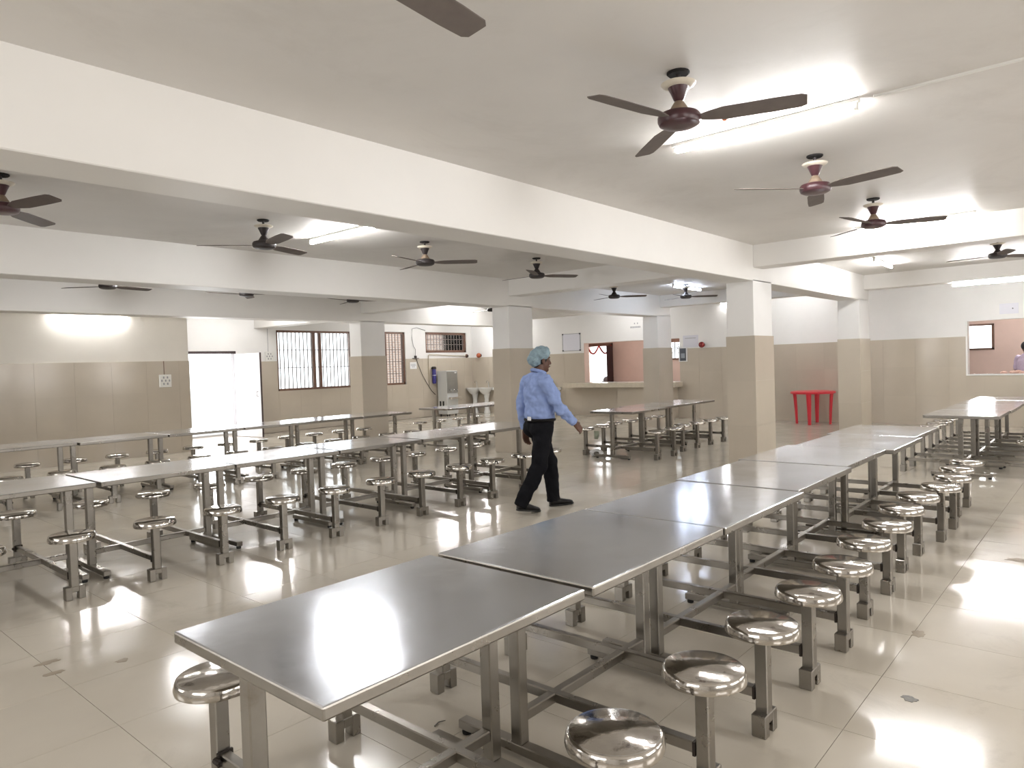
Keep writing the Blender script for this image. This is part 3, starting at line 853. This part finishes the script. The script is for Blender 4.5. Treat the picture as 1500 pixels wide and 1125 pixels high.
wall_ball(7.93, 1.847, 'red_ball', 'dark red ball-shaped extinguisher on the wall left of the nearest column')
pe = thing('pipe_end', 'brown round pipe flange on the wall at the end of the water pipe', 'pipe fitting', (16.20, YL2 - TT, 1.83))
place('flange', MB().lathe([(0.055, -0.03), (0.06, -0.01), (0.06, 0.0)], 18, (0, 0, 0), 'y').mesh('flange', 'brown_wood'), pe)
place('hub', MB().lathe([(0.025, -0.07), (0.03, -0.03)], 12, (0, 0, 0), 'y').mesh('hub', 'dark_enamel'), pe)

# ------------------------------------------------------------------ red plastic table
rtb = thing('plastic_table', 'round red plastic table standing against the far wall', 'table', (15.90, 5.13, 0))
place('table_top', MB().lathe([(0.40, 0.66), (0.452, 0.665), (0.462, 0.685), (0.458, 0.705), (0.44, 0.716), (0.40, 0.718)], 48).mesh('table_top', 'red_plastic', smooth='auto'), rtb)
for k in range(4):
    a = math.radians(5 + 90 * k)
    ca, sa = math.cos(a), math.sin(a)
    R = Matrix.Rotation(a, 3, 'Z')
    rings = []
    for z, r, wx, wy in ((0.0, 0.345, 0.026, 0.034), (0.30, 0.355, 0.030, 0.042), (0.60, 0.375, 0.036, 0.052), (0.675, 0.385, 0.040, 0.056)):
        rings.append(((r * ca, r * sa, z), wx, wy, R))
    place('leg', MB().loft(rings, 12).mesh('leg', 'red_plastic', smooth='auto'), rtb)

# ------------------------------------------------------------------ boards, notices, switch boxes
wb_ = thing('whiteboard', 'framed white board on the wall above the left end of the counter', 'board', (XF, 11.98, 2.09))
place('panel', MB().box(-0.018, 0, -0.30, 0.30, -0.24, 0.24).mesh('panel', 'paper_lilac'), wb_)
place('frame', MB().box(-0.026, 0, -0.315, 0.315, 0.235, 0.25).box(-0.026, 0, -0.315, 0.315, -0.25, -0.235).box(-0.026, 0, -0.315, -0.30, -0.25, 0.25).box(-0.026, 0, 0.30, 0.315, -0.25, 0.25).mesh('frame', 'grey_ink'), wb_)
for a in (-1, 1):
    for b in (-1, 1):
        place('corner', MB().box(-0.03, 0, a * 0.30 - 0.02, a * 0.30 + 0.02, b * 0.235 - 0.02, b * 0.235 + 0.02).mesh('corner', 'ink'), wb_)
def lettering(name, label, cat, origin, normal, rows, h, mt='ink'):
    # small dark print: rows of (u0, u1, v, height) strokes on a wall, u to the viewer's right
    m = MB()
    for u0, u1, v, hh in rows:
        n = max(1, int((u1 - u0) / (hh * 0.75)))
        for i in range(n):
            a = u0 + (u1 - u0) * i / n
            b = a + (u1 - u0) / n * 0.66
            if normal == 'x':
                m.box(-h, 0, -a, -b, v, v + hh)
            else:
                m.box(a, b, -h, 0, v, v + hh)
    return m.mesh(name, mt)
wlt = thing('wall_lettering', 'tiny painted lettering on the white wall above the long hatch', 'lettering', (XF, 9.86, 2.42))
for rw in ((-0.16, 0.16, -0.04, 0.045), (-0.04, 0.0, 0.06, 0.04), (0.05, 0.09, 0.06, 0.04)):
    place('text_line', lettering('text_line', '', '', 0, 'x', [rw], 0.003, 'grey_ink'), wlt)
def notice(name, label, cat, loc, w_, h_, normal, mt, rows, inkm='ink', th=0.006):
    t = thing(name, label, cat, loc)
    if normal == 'x':
        place('sheet', MB().box(-th, 0, -w_ / 2, w_ / 2, -h_ / 2, h_ / 2).mesh('sheet', mt), t)
        if rows: place('print', lettering('print', '', '', 0, 'x', rows, 0.002, inkm), t, (-th, 0, 0))
    else:
        place('sheet', MB().box(-w_ / 2, w_ / 2, -th, 0, -h_ / 2, h_ / 2).mesh('sheet', mt), t)
        if rows: place('print', lettering('print', '', '', 0, 'y', rows, 0.002, inkm), t, (0, -th, 0))
    return t
nb_ = notice('notice_board', 'dark blue poster in a white frame on the tiles right of the counter', 'poster', (XF - TT, 8.48, 1.62), 0.24, 0.36, 'x', 'paper', [], th=0.012)
place('poster', MB().box(-0.016, -0.012, -0.085, 0.085, -0.16, 0.16).mesh('poster', 'board_dark'), nb_)
place('picture', MB().box(-0.018, -0.016, -0.055, 0.055, -0.09, 0.03).mesh('picture', 'board_grey'), nb_)
notice('wall_paper', 'faint lilac sheet of paper stuck on the white wall left of the red ball', 'paper', (XF, 8.27, 1.95), 0.42, 0.30, 'x', 'paper_lilac', [(-0.15, 0.15, 0.07, 0.02)], 'grey_ink', 0.003)
pp = notice('wall_plate', 'blank white plate on the wall above the right-hand hatch', 'plate', (XF, 1.65, 2.27), 0.30, 0.20, 'x', 'paper_lilac', [], th=0.01)
place('knob', MB().lathe([(0.012, -0.02), (0.012, -0.01)], 8, (0, -0.06, 0.0), 'x').mesh('knob', 'ink'), pp)
notice('wall_notice', 'small white printed notice on the tiles left of the blue filter', 'notice', (13.93, YL2 - TT, 1.57), 0.26, 0.20, 'y', 'paper', [(-0.10, 0.10, 0.03, 0.02), (-0.10, 0.10, -0.01, 0.02), (-0.06, 0.06, -0.05, 0.02)], 'grey_ink')
def switchbox(loc, label, n):
    t = thing('switch_board', label, 'switch board', loc)
    place('box', MB().box(-0.11, 0.11, -0.035, 0, -0.12, 0.12).mesh('box', 'cream_plastic' if n else 'white_plastic', bevel=0.008), t)
    for r in range(3):
        for c in range(5):
            place('switch', MB().box(-0.083 + c * 0.035, -0.060 + c * 0.035, -0.041, -0.034, 0.045 - r * 0.06, 0.085 - r * 0.06).mesh('switch', 'grey_ink' if (r + c) % 2 else 'white_plastic'), t)
    return t
switchbox((5.79, YL1 - TT, 1.395), 'white switch board on the tiled left wall beside the doorway', 0)
switchbox((9.25, YL2, 1.89), 'white switch board on the wall between the door leaf and the big window', 0)
tag(place('wall_wire', MB().box(5.775, 5.785, YL1 - TT - 0.006, YL1 - TT, 1.515, DADO).mesh('wall_wire', 'brown_wood')), 'thin brown wire above the switch board on the left wall', 'wire')
tag(place('wall_wire', MB().box(9.23, 9.237, YL2 - 0.008, YL2, 2.01, 2.58).mesh('wall_wire', 'grey_ink')), 'thin wire above the switch board left of the big window', 'wire')

# ------------------------------------------------------------------ litter and stains on the floor
def blob(name, label, cat, x, y, rx, ry, mt, seed, th=0.0012):
    rnd = random.Random(seed)
    n = 18
    pts = []
    for i in range(n):
        a = 2 * PI * i / n
        k = rnd.uniform(0.65, 1.15)
        pts.append((rx * k * math.cos(a), ry * k * math.sin(a)))
    m = MB()
    m.v = [(a, b, 0.0) for a, b in pts] + [(a * 0.97, b * 0.97, th) for a, b in pts]
    m.f = [tuple(range(n)), tuple(range(n, 2 * n))] + [(i, (i + 1) % n, n + (i + 1) % n, n + i) for i in range(n)]
    return tag(place(name, m.mesh(name, mt), None, (x, y, 0.0004)), label, cat)
blob('floor_stain', 'tan wet patch on the floor joint right of the stools', 'stain', 4.16, 0.83, 0.055, 0.035, 'stain_tan', 3)
blob('floor_stain', 'dark scuffed spot on the bright floor near the lower right', 'stain', 3.345, 0.70, 0.030, 0.035, 'stain_dark', 5)
blob('floor_stain', 'tan patch on the floor at the right picture edge', 'stain', 6.03, 0.55, 0.06, 0.10, 'stain_tan', 8)
blob('floor_stain', 'grey footprint smudge on the floor at the lower left, upper one', 'stain', 1.13, 4.28, 0.06, 0.03, 'stain_tan', 11)
blob('floor_stain', 'grey footprint smudge on the floor at the lower left, lower one', 'stain', 1.11, 4.10, 0.05, 0.03, 'stain_tan', 12)
blob('floor_stain', 'grey smudge on the floor left of the foreground stool', 'stain', 1.39, 3.98, 0.035, 0.03, 'stain_tan', 13)
wrp = thing('food_wrapper', 'crumpled white wrapper lying on the floor right of the man', 'wrapper', (9.32, 6.36, 0))
mm = MB().ball((0, 0, 0.05), 0.11, 0.12, 0.05, 14, 8)
rr_ = random.Random(4)
mm.v = [(a + rr_.uniform(-.014, .014), b + rr_.uniform(-.014, .014), max(0.0, c + rr_.uniform(-.012, .012))) for a, b, c in mm.v]
place('paper', mm.mesh('paper', 'paper'), wrp)
place('filling', MB().ball((-0.08, -0.05, 0.05), 0.05, 0.045, 0.03, 10, 6).mesh('filling', 'stain_dark', smooth=True), wrp)
mm = MB().ball((0, 0, 0.012), 0.055, 0.07, 0.014, 12, 6)
tag(place('floor_scrap', mm.mesh('floor_scrap', 'black_rubber', smooth=True), None, (9.27, 5.82, 0)), 'small black scrap on the floor before the apart-standing tables', 'scrap')
tag(place('rag', MB().loft([((0.0, 0, 0.0), 0.012, 0.05, None), ((0.004, 0.0, -0.06), 0.016, 0.045, None), ((0.0, 0.01, -0.13), 0.010, 0.03, None)], 10).mesh('rag', 'cloth_green', smooth=True), None, (9.33, 6.36, 0.395)), 'small greyish rag hanging from a stool right of the man', 'rag')
tag(place('floor_scrap', MB().tube([(0, 0, 0.004), (0.03, 0.01, 0.005), (0.06, 0.0, 0.004)], [0.004, 0.003, 0.0015], 5).mesh('floor_scrap', 'stain_dark'), None, (1.93, 2.16, 0)), 'tiny dark twig on the floor under the foreground table', 'scrap')

# ------------------------------------------------------------------ people
def remesh(o, vox, it=6, tex=None, strength=0.0, size=0.1):
    r = o.modifiers.new('remesh', 'REMESH')
    r.mode = 'VOXEL'
    r.voxel_size = vox
    r.use_smooth_shade = True
    s = o.modifiers.new('smooth', 'SMOOTH')
    s.factor = 0.5
    s.iterations = it
    if strength:
        t = bpy.data.textures.new(o.name + '_folds', 'CLOUDS')
        t.noise_scale = size
        t.noise_depth = 1
        d = o.modifiers.new('folds', 'DISPLACE')
        d.texture = t
        d.texture_coords = 'LOCAL'
        d.strength = strength
        d.mid_level = 0.5
    return o

def hand(m, wrist, dirv, palmn, curl, side):
    # palm and five bent fingers; dirv = pointing direction, palmn = palm normal, side = towards the thumb
    wrist, d, n, s = Vector(wrist), Vector(dirv).normalized(), Vector(palmn).normalized(), Vector(side).normalized()
    m.capsule(wrist - d * 0.03, 0.024, wrist + d * 0.01, 0.023, 10)
    for k in (-1.5, -0.5, 0.5, 1.5):
        m.capsule(wrist + d * 0.015 + s * k * 0.011, 0.016, wrist + d * 0.085 + s * k * 0.0185, 0.0125, 10)
    lens = {1.5: (0.034, 0.024, 0.018), 0.5: (0.038, 0.027, 0.020), -0.5: (0.036, 0.025, 0.019), -1.5: (0.028, 0.019, 0.016)}
    for k, ls in lens.items():
        p = wrist + d * 0.088 + s * k * 0.019
        a = curl * 0.5
        r = 0.0095
        for L_ in ls:
            q = p + (d * math.cos(a) + n * math.sin(a)) * L_
            m.capsule(p, r, q, r * 0.92, 8)
            p, a, r = q, a + curl, r * 0.92
    p = wrist + d * 0.025 + s * 0.028
    a = 0.0
    for L_, r in ((0.038, 0.0125), (0.030, 0.0105), (0.022, 0.0095)):
        q = p + (d * 0.75 + s * (0.6 - a) + n * (0.35 + a)).normalized() * L_
        m.capsule(p, r, q, r * 0.93, 8)
        p, a = q, a + 0.25

def rot_y(a): return Matrix.Rotation(a, 3, 'Y')

def walking_man():
    root = thing('person', 'man in light blue shirt, black trousers and pale green hair net walking right', 'person', (5.62, 4.49, 0), math.radians(-22))
    # joints: forward +x, left +y
    hd = Vector((0.005, 0, 1.535))
    shR, elR, wrR = (-0.055, -0.185, 1.315), (0.055, -0.245, 1.055), (0.250, -0.205, 0.885)
    shL, elL, wrL = (-0.055, 0.185, 1.315), (-0.115, 0.235, 1.045), (-0.085, 0.235, 0.815)
    hpR, knR, anR = (-0.04, -0.088, 0.855), (-0.105, -0.095, 0.470), (-0.315, -0.085, 0.115)
    hpL, knL, anL = (-0.03, 0.088, 0.855), (0.125, 0.090, 0.465), (0.155, 0.085, 0.095)
    b = MB()
    # head
    b.ball(hd + Vector((-0.010, 0, 0.030)), 0.096, 0.074, 0.092, 20, 14)
    b.ball(hd + Vector((0.025, 0, -0.045)), 0.066, 0.058, 0.082, 18, 12)
    b.ball(hd + Vector((0.058, 0, -0.108)), 0.026, 0.030, 0.024, 12, 8)       # chin
    b.capsule(hd + Vector((0.088, 0, 0.000)), 0.010, hd + Vector((0.106, 0, -0.042)), 0.0145, 10)   # nose
    b.ball(hd + Vector((0.098, 0, -0.044)), 0.012, 0.019, 0.010, 10, 8)
    b.ball(hd + Vector((0.080, 0, 0.016)), 0.014, 0.052, 0.011, 12, 8)        # brow
    b.ball(hd + Vector((0.082, 0, -0.076)), 0.014, 0.026, 0.013, 12, 8)       # mouth
    for sy in (-1, 1):
        b.ball(hd + Vector((-0.012, sy * 0.074, -0.020)), 0.020, 0.010, 0.032, 12, 8)   # ears
        b.ball(hd + Vector((0.060, sy * 0.040, -0.040)), 0.020, 0.018, 0.020, 12, 8)    # cheeks
    b.capsule((-0.035, 0, 1.34), 0.058, hd + Vector((-0.022, 0, -0.07)), 0.053, 14)      # neck
    # trunk
    b.loft([((-0.03, 0, 0.82), 0.10, 0.150, None), ((-0.025, 0, 0.92), 0.105, 0.150, None), ((-0.02, 0, 1.02), 0.098, 0.140, None),
            ((-0.03, 0, 1.15), 0.108, 0.155, None), ((-0.04, 0, 1.26), 0.108, 0.165, None), ((-0.045, 0, 1.345), 0.085, 0.150, None), ((-0.04, 0, 1.385), 0.055, 0.09, None)], 20)
    for sh, el, wr in ((shR, elR, wrR), (shL, elL, wrL)):
        b.capsule(sh, 0.048, el, 0.034, 12)
        b.capsule(el, 0.034, wr, 0.025, 12)
    fR = (Vector(wrR) - Vector(elR)).normalized()
    fL = (Vector(wrL) - Vector(elL)).normalized()
    hand(b, Vector(wrR) + fR * 0.012, fR, (0.1, 0.95, -0.25), 0.55, (0.55, 0.25, 0.75))
    hand(b, Vector(wrL) + fL * 0.012, fL, (0.0, -1, 0.0), 0.50, (1, 0, 0))
    for hp, kn, an in ((hpR, knR, anR), (hpL, knL, anL)):
        b.capsule(hp, 0.078, kn, 0.052, 14)
        b.capsule(kn, 0.052, an, 0.036, 12)
    b.capsule(anR, 0.034, (-0.215, -0.085, 0.040), 0.018, 12)
    b.capsule(anL, 0.034, (0.275, 0.085, 0.026), 0.016, 12)
    body = remesh(place('body', b.mesh('body', 'skin'), root), 0.0055, 4)
    # eyes, lips
    for sy in (-1, 1):
        place('eye', MB().ball(hd + Vector((0.080, sy * 0.031, -0.004)), 0.009, 0.012, 0.008, 10, 8).mesh('eye', 'eye_white', smooth=True), body)
    place('lips', MB().ball(hd + Vector((0.094, 0, -0.076)), 0.006, 0.020, 0.007, 10, 6).mesh('lips', 'lip', smooth=True), body)
    # hair below the net
    place('hair', remesh_mesh(MB().ball(hd + Vector((-0.020, 0, 0.020)), 0.092, 0.079, 0.090, 20, 12).ball(hd + Vector((-0.060, 0, -0.030)), 0.044, 0.060, 0.055, 14, 10)).mesh('hair', 'hair_black', smooth=True), root)
    # hair net: puffed cap sagging at the back
    cp = MB()
    R = rot_y(-0.38)
    cp.ball(hd + Vector((-0.014, 0, 0.050)), 0.118, 0.094, 0.082, 28, 16, R)
    cp.ball(hd + Vector((-0.080, 0, -0.002)), 0.066, 0.084, 0.075, 24, 14, R)
    capo = remesh(place('hair_net', cp.mesh('hair_net', 'hair_net'), root), 0.006, 6, True, 0.020, 0.035)
    el_ = []
    for i in range(29):
        a = 2 * PI * i / 28
        el_.append(hd + Vector((-0.022 + 0.112 * math.cos(a), 0.088 * math.sin(a), 0.016 + 0.040 * math.cos(a))))
    place('elastic', MB().tube(el_, 0.006, 6).mesh('elastic', 'hair_net', smooth=True), capo)
    # shirt
    sm = MB()
    sm.loft([((-0.030, 0, 0.925), 0.135, 0.172, None), ((-0.032, 0, 0.965), 0.150, 0.186, None), ((-0.032, 0, 1.02), 0.142, 0.180, None), ((-0.038, 0, 1.12), 0.134, 0.182, None),
             ((-0.045, 0, 1.24), 0.132, 0.190, None), ((-0.05, 0, 1.32), 0.112, 0.178, None), ((-0.045, 0, 1.375), 0.080, 0.120, None), ((-0.038, 0, 1.405), 0.066, 0.074, None)], 24)
    for sh, el, wr in ((shR, elR, wrR), (shL, elL, wrL)):
        sh, el, wr = Vector(sh), Vector(el), Vector(wr)
        sm.capsule(sh, 0.074, el, 0.060, 14)
        sm.capsule(el, 0.060, el + (wr - el) * 0.80, 0.046, 14)
        sm.tube([el + (wr - el) * 0.75, el + (wr - el) * 0.97], [0.044, 0.038], 14)
        sm.capsule((sh.x + 0.005, sh.y * 0.55, 1.325), 0.072, sh, 0.074, 14)
    shirt = remesh(place('shirt', sm.mesh('shirt', 'shirt_blue'), root), 0.0075, 4, True, 0.042, 0.065)
    cl = []
    for i in range(25):
        a = 2 * PI * i / 24 + PI
        cl.append((-0.030 + 0.068 * math.cos(a), 0.066 * math.sin(a), 1.412 - 0.022 * math.cos(a)))
    place('collar', MB().tube(cl, [0.017] * 25, 8).mesh('collar', 'shirt_blue', smooth=True), shirt)
    for el, wr in ((elR, wrR), (elL, wrL)):
        el, wr = Vector(el), Vector(wr)
        d = (wr - el).normalized()
        place('cuff', MB().tube([wr - d * 0.058, wr - d * 0.002], [0.0415, 0.0405], 18).mesh('cuff', 'shirt_blue', smooth='auto'), shirt)
    # trousers
    tm = MB()
    tm.loft([((-0.035, 0, 0.815), 0.125, 0.172, None), ((-0.032, 0, 0.88), 0.134, 0.172, None), ((-0.028, 0, 0.955), 0.126, 0.162, None)], 22)
    tm.ball((-0.075, -0.075, 0.84), 0.105, 0.095, 0.11, 16, 12)
    tm.ball((-0.070, 0.075, 0.84), 0.105, 0.095, 0.11, 16, 12)
    for hp, kn, an in ((hpR, knR, anR), (hpL, knL, anL)):
        tm.capsule(hp, 0.104, kn, 0.080, 16)
        e = Vector(kn) + (Vector(an) - Vector(kn)) * 1.10
        tm.capsule(kn, 0.080, Vector(kn) + (Vector(an) - Vector(kn)) * 0.90, 0.070, 16)
        tm.tube([Vector(kn) + (Vector(an) - Vector(kn)) * 0.7, e], [0.074, 0.072], 16)
    remesh(place('trousers', tm.mesh('trousers', 'trouser_black'), root), 0.0075, 6, True, 0.028, 0.09)
    bl = [(-0.030 + 0.140 * math.cos(2 * PI * i / 28), 0.176 * math.sin(2 * PI * i / 28), 0.925) for i in range(29)]
    place('belt', MB().tube(bl, 0.016, 8).mesh('belt', 'belt', smooth=True), root)
    place('paper_slip', MB().box(-0.185, -0.172, -0.075, -0.02, 0.925, 0.962).mesh('paper_slip', 'paper'), root)
    # shoes: the rear heel is lifted
    for side, an, toe, pitch in ((-1, anR, 0.0, 0.16), (1, anL, 0.0, -0.02)):
        s = MB()
        s.loft([((-0.075, 0, 0.020), 0.010, 0.022, rot_y(PI / 2)), ((-0.070, 0, 0.042), 0.038, 0.034, rot_y(PI / 2)), ((-0.02, 0, 0.048), 0.044, 0.037, rot_y(PI / 2)), ((0.05, 0, 0.038), 0.036, 0.040, rot_y(PI / 2)),
                ((0.11, 0, 0.030), 0.028, 0.046, rot_y(PI / 2)), ((0.165, 0, 0.024), 0.021, 0.038, rot_y(PI / 2)), ((0.192, 0, 0.020), 0.012, 0.018, rot_y(PI / 2))], 18)
        s.loft([((0.0, 0, 0.05), 0.055, 0.036, None), ((-0.010, 0, 0.105), 0.050, 0.040, None)], 16)
        o = place('shoe', s.mesh('shoe', 'shoe_black'), root)
        remesh(o, 0.006, 4)
        o.rotation_euler = (0, pitch, side * -0.06)
        if side < 0: o.location = (an[0] + 0.02, an[1], 0.034)
        else: o.location = (an[0] + 0.03, an[1], 0.003)
        sl = MB()
        out = [(-0.080, 0.0), (-0.072, 0.026), (-0.02, 0.036), (0.05, 0.038), (0.11, 0.046), (0.165, 0.038), (0.197, 0.014), (0.197, -0.014), (0.165, -0.038), (0.11, -0.046), (0.05, -0.038), (-0.02, -0.036), (-0.072, -0.026)]
        n = len(out)
        sl.v = [(x, y, -0.002) for x, y in out] + [(x * 1.01, y * 1.04, 0.014) for x, y in out]
        sl.f = [tuple(range(n)), tuple(range(n, 2 * n))] + [(i, (i + 1) % n, n + (i + 1) % n, n + i) for i in range(n)]
        place('sole', sl.mesh('sole', 'black_rubber'), o)
    return root
def remesh_mesh(m): return m
walking_man()

def kitchen_person(x, y, rz):
    root = thing('person', 'person in pale lavender shirt standing in the kitchen behind the right-hand hatch', 'person', (x, y, 0), rz)
    b = MB()
    b.ball((0.0, 0, 1.52), 0.092, 0.073, 0.11, 18, 12)
    b.ball((0.085, 0, 1.49), 0.022, 0.014, 0.022, 10, 8)
    b.ball((0.03, 0, 1.45), 0.06, 0.055, 0.06, 14, 10)
    for sy in (-1, 1): b.ball((0, sy * 0.074, 1.50), 0.018, 0.010, 0.03, 10, 8)
    b.capsule((0, 0, 1.33), 0.055, (0, 0, 1.45), 0.05, 12)
    b.loft([((0, 0, 0.80), 0.11, 0.15, None), ((0, 0, 1.0), 0.105, 0.14, None), ((0, 0, 1.25), 0.11, 0.17, None), ((0, 0, 1.36), 0.07, 0.11, None)], 18)
    for sy in (-1, 1):
        sh, el, wr = Vector((0, sy * 0.19, 1.30)), Vector((0.02, sy * 0.245, 1.05)), Vector((0.20, sy * 0.17, 0.98))
        b.capsule(sh, 0.05, el, 0.04, 12).capsule(el, 0.04, wr, 0.027, 12)
        hand(b, wr, (wr - el), (0, -sy, 0), 0.5, (0.3, 0, 1))
        b.capsule((0, sy * 0.09, 0.82), 0.078, (0, sy * 0.09, 0.46), 0.053, 12).capsule((0, sy * 0.09, 0.46), 0.053, (0, sy * 0.09, 0.08), 0.036, 12).capsule((-0.02, sy * 0.09, 0.035), 0.034, (0.15, sy * 0.09, 0.032), 0.028, 12)
    remesh(place('body', b.mesh('body', 'skin'), root), 0.008, 4)
    place('hair', MB().ball((-0.014, 0, 1.55), 0.098, 0.082, 0.098, 18, 12).mesh('hair', 'hair_black', smooth=True), root)
    s = MB()
    s.loft([((0, 0, 0.76), 0.15, 0.19, None), ((0, 0, 1.0), 0.14, 0.175, None), ((0, 0, 1.24), 0.135, 0.19, None), ((0, 0, 1.33), 0.10, 0.15, None), ((0, 0, 1.39), 0.065, 0.07, None)], 20)
    for sy in (-1, 1): s.capsule((0, sy * 0.18, 1.30), 0.072, (0.015, sy * 0.235, 1.10), 0.062, 12)
    remesh(place('shirt', s.mesh('shirt', 'lavender_cloth'), root), 0.010, 5, True, 0.02, 0.09)
    t = MB().loft([((0, 0, 0.76), 0.13, 0.175, None), ((0, 0, 0.88), 0.13, 0.17, None)], 18)
    for sy in (-1, 1): t.capsule((0, sy * 0.09, 0.80), 0.10, (0, sy * 0.09, 0.46), 0.078, 12).capsule((0, sy * 0.09, 0.46), 0.078, (0, sy * 0.09, 0.16), 0.07, 12)
    remesh(place('trousers', t.mesh('trousers', 'trouser_black'), root), 0.010, 5)
kitchen_person(18.05, 1.52, math.radians(-35))
kt = thing('kitchen_worktop', 'low kitchen worktop behind the right-hand hatch', 'worktop', (17.3, 1.2, 0))
place('top', MB().box(-0.30, 0.30, -1.4, 1.1, 0.90, 0.95).mesh('top', 'counter_stone'), kt)
for a in (-1.3, 1.0):
    place('support', MB().box(-0.26, 0.26, a - 0.05, a + 0.05, 0, 0.90).mesh('support', 'pink_tile'), kt)
dh = MB()
rr_ = random.Random(9)
for k in range(14):
    dh.ball((rr_.uniform(-.10, .10), rr_.uniform(-.16, .16), 0.035 + rr_.uniform(0, .06)), 0.065, 0.065, 0.035, 12, 8)
tag(place('bread_heap', dh.mesh('bread_heap', 'dough', smooth=True), None, (17.3, 1.70, 0.95)), 'heap of pale pinkish flat bread on the kitchen worktop', 'bread', kind='stuff')
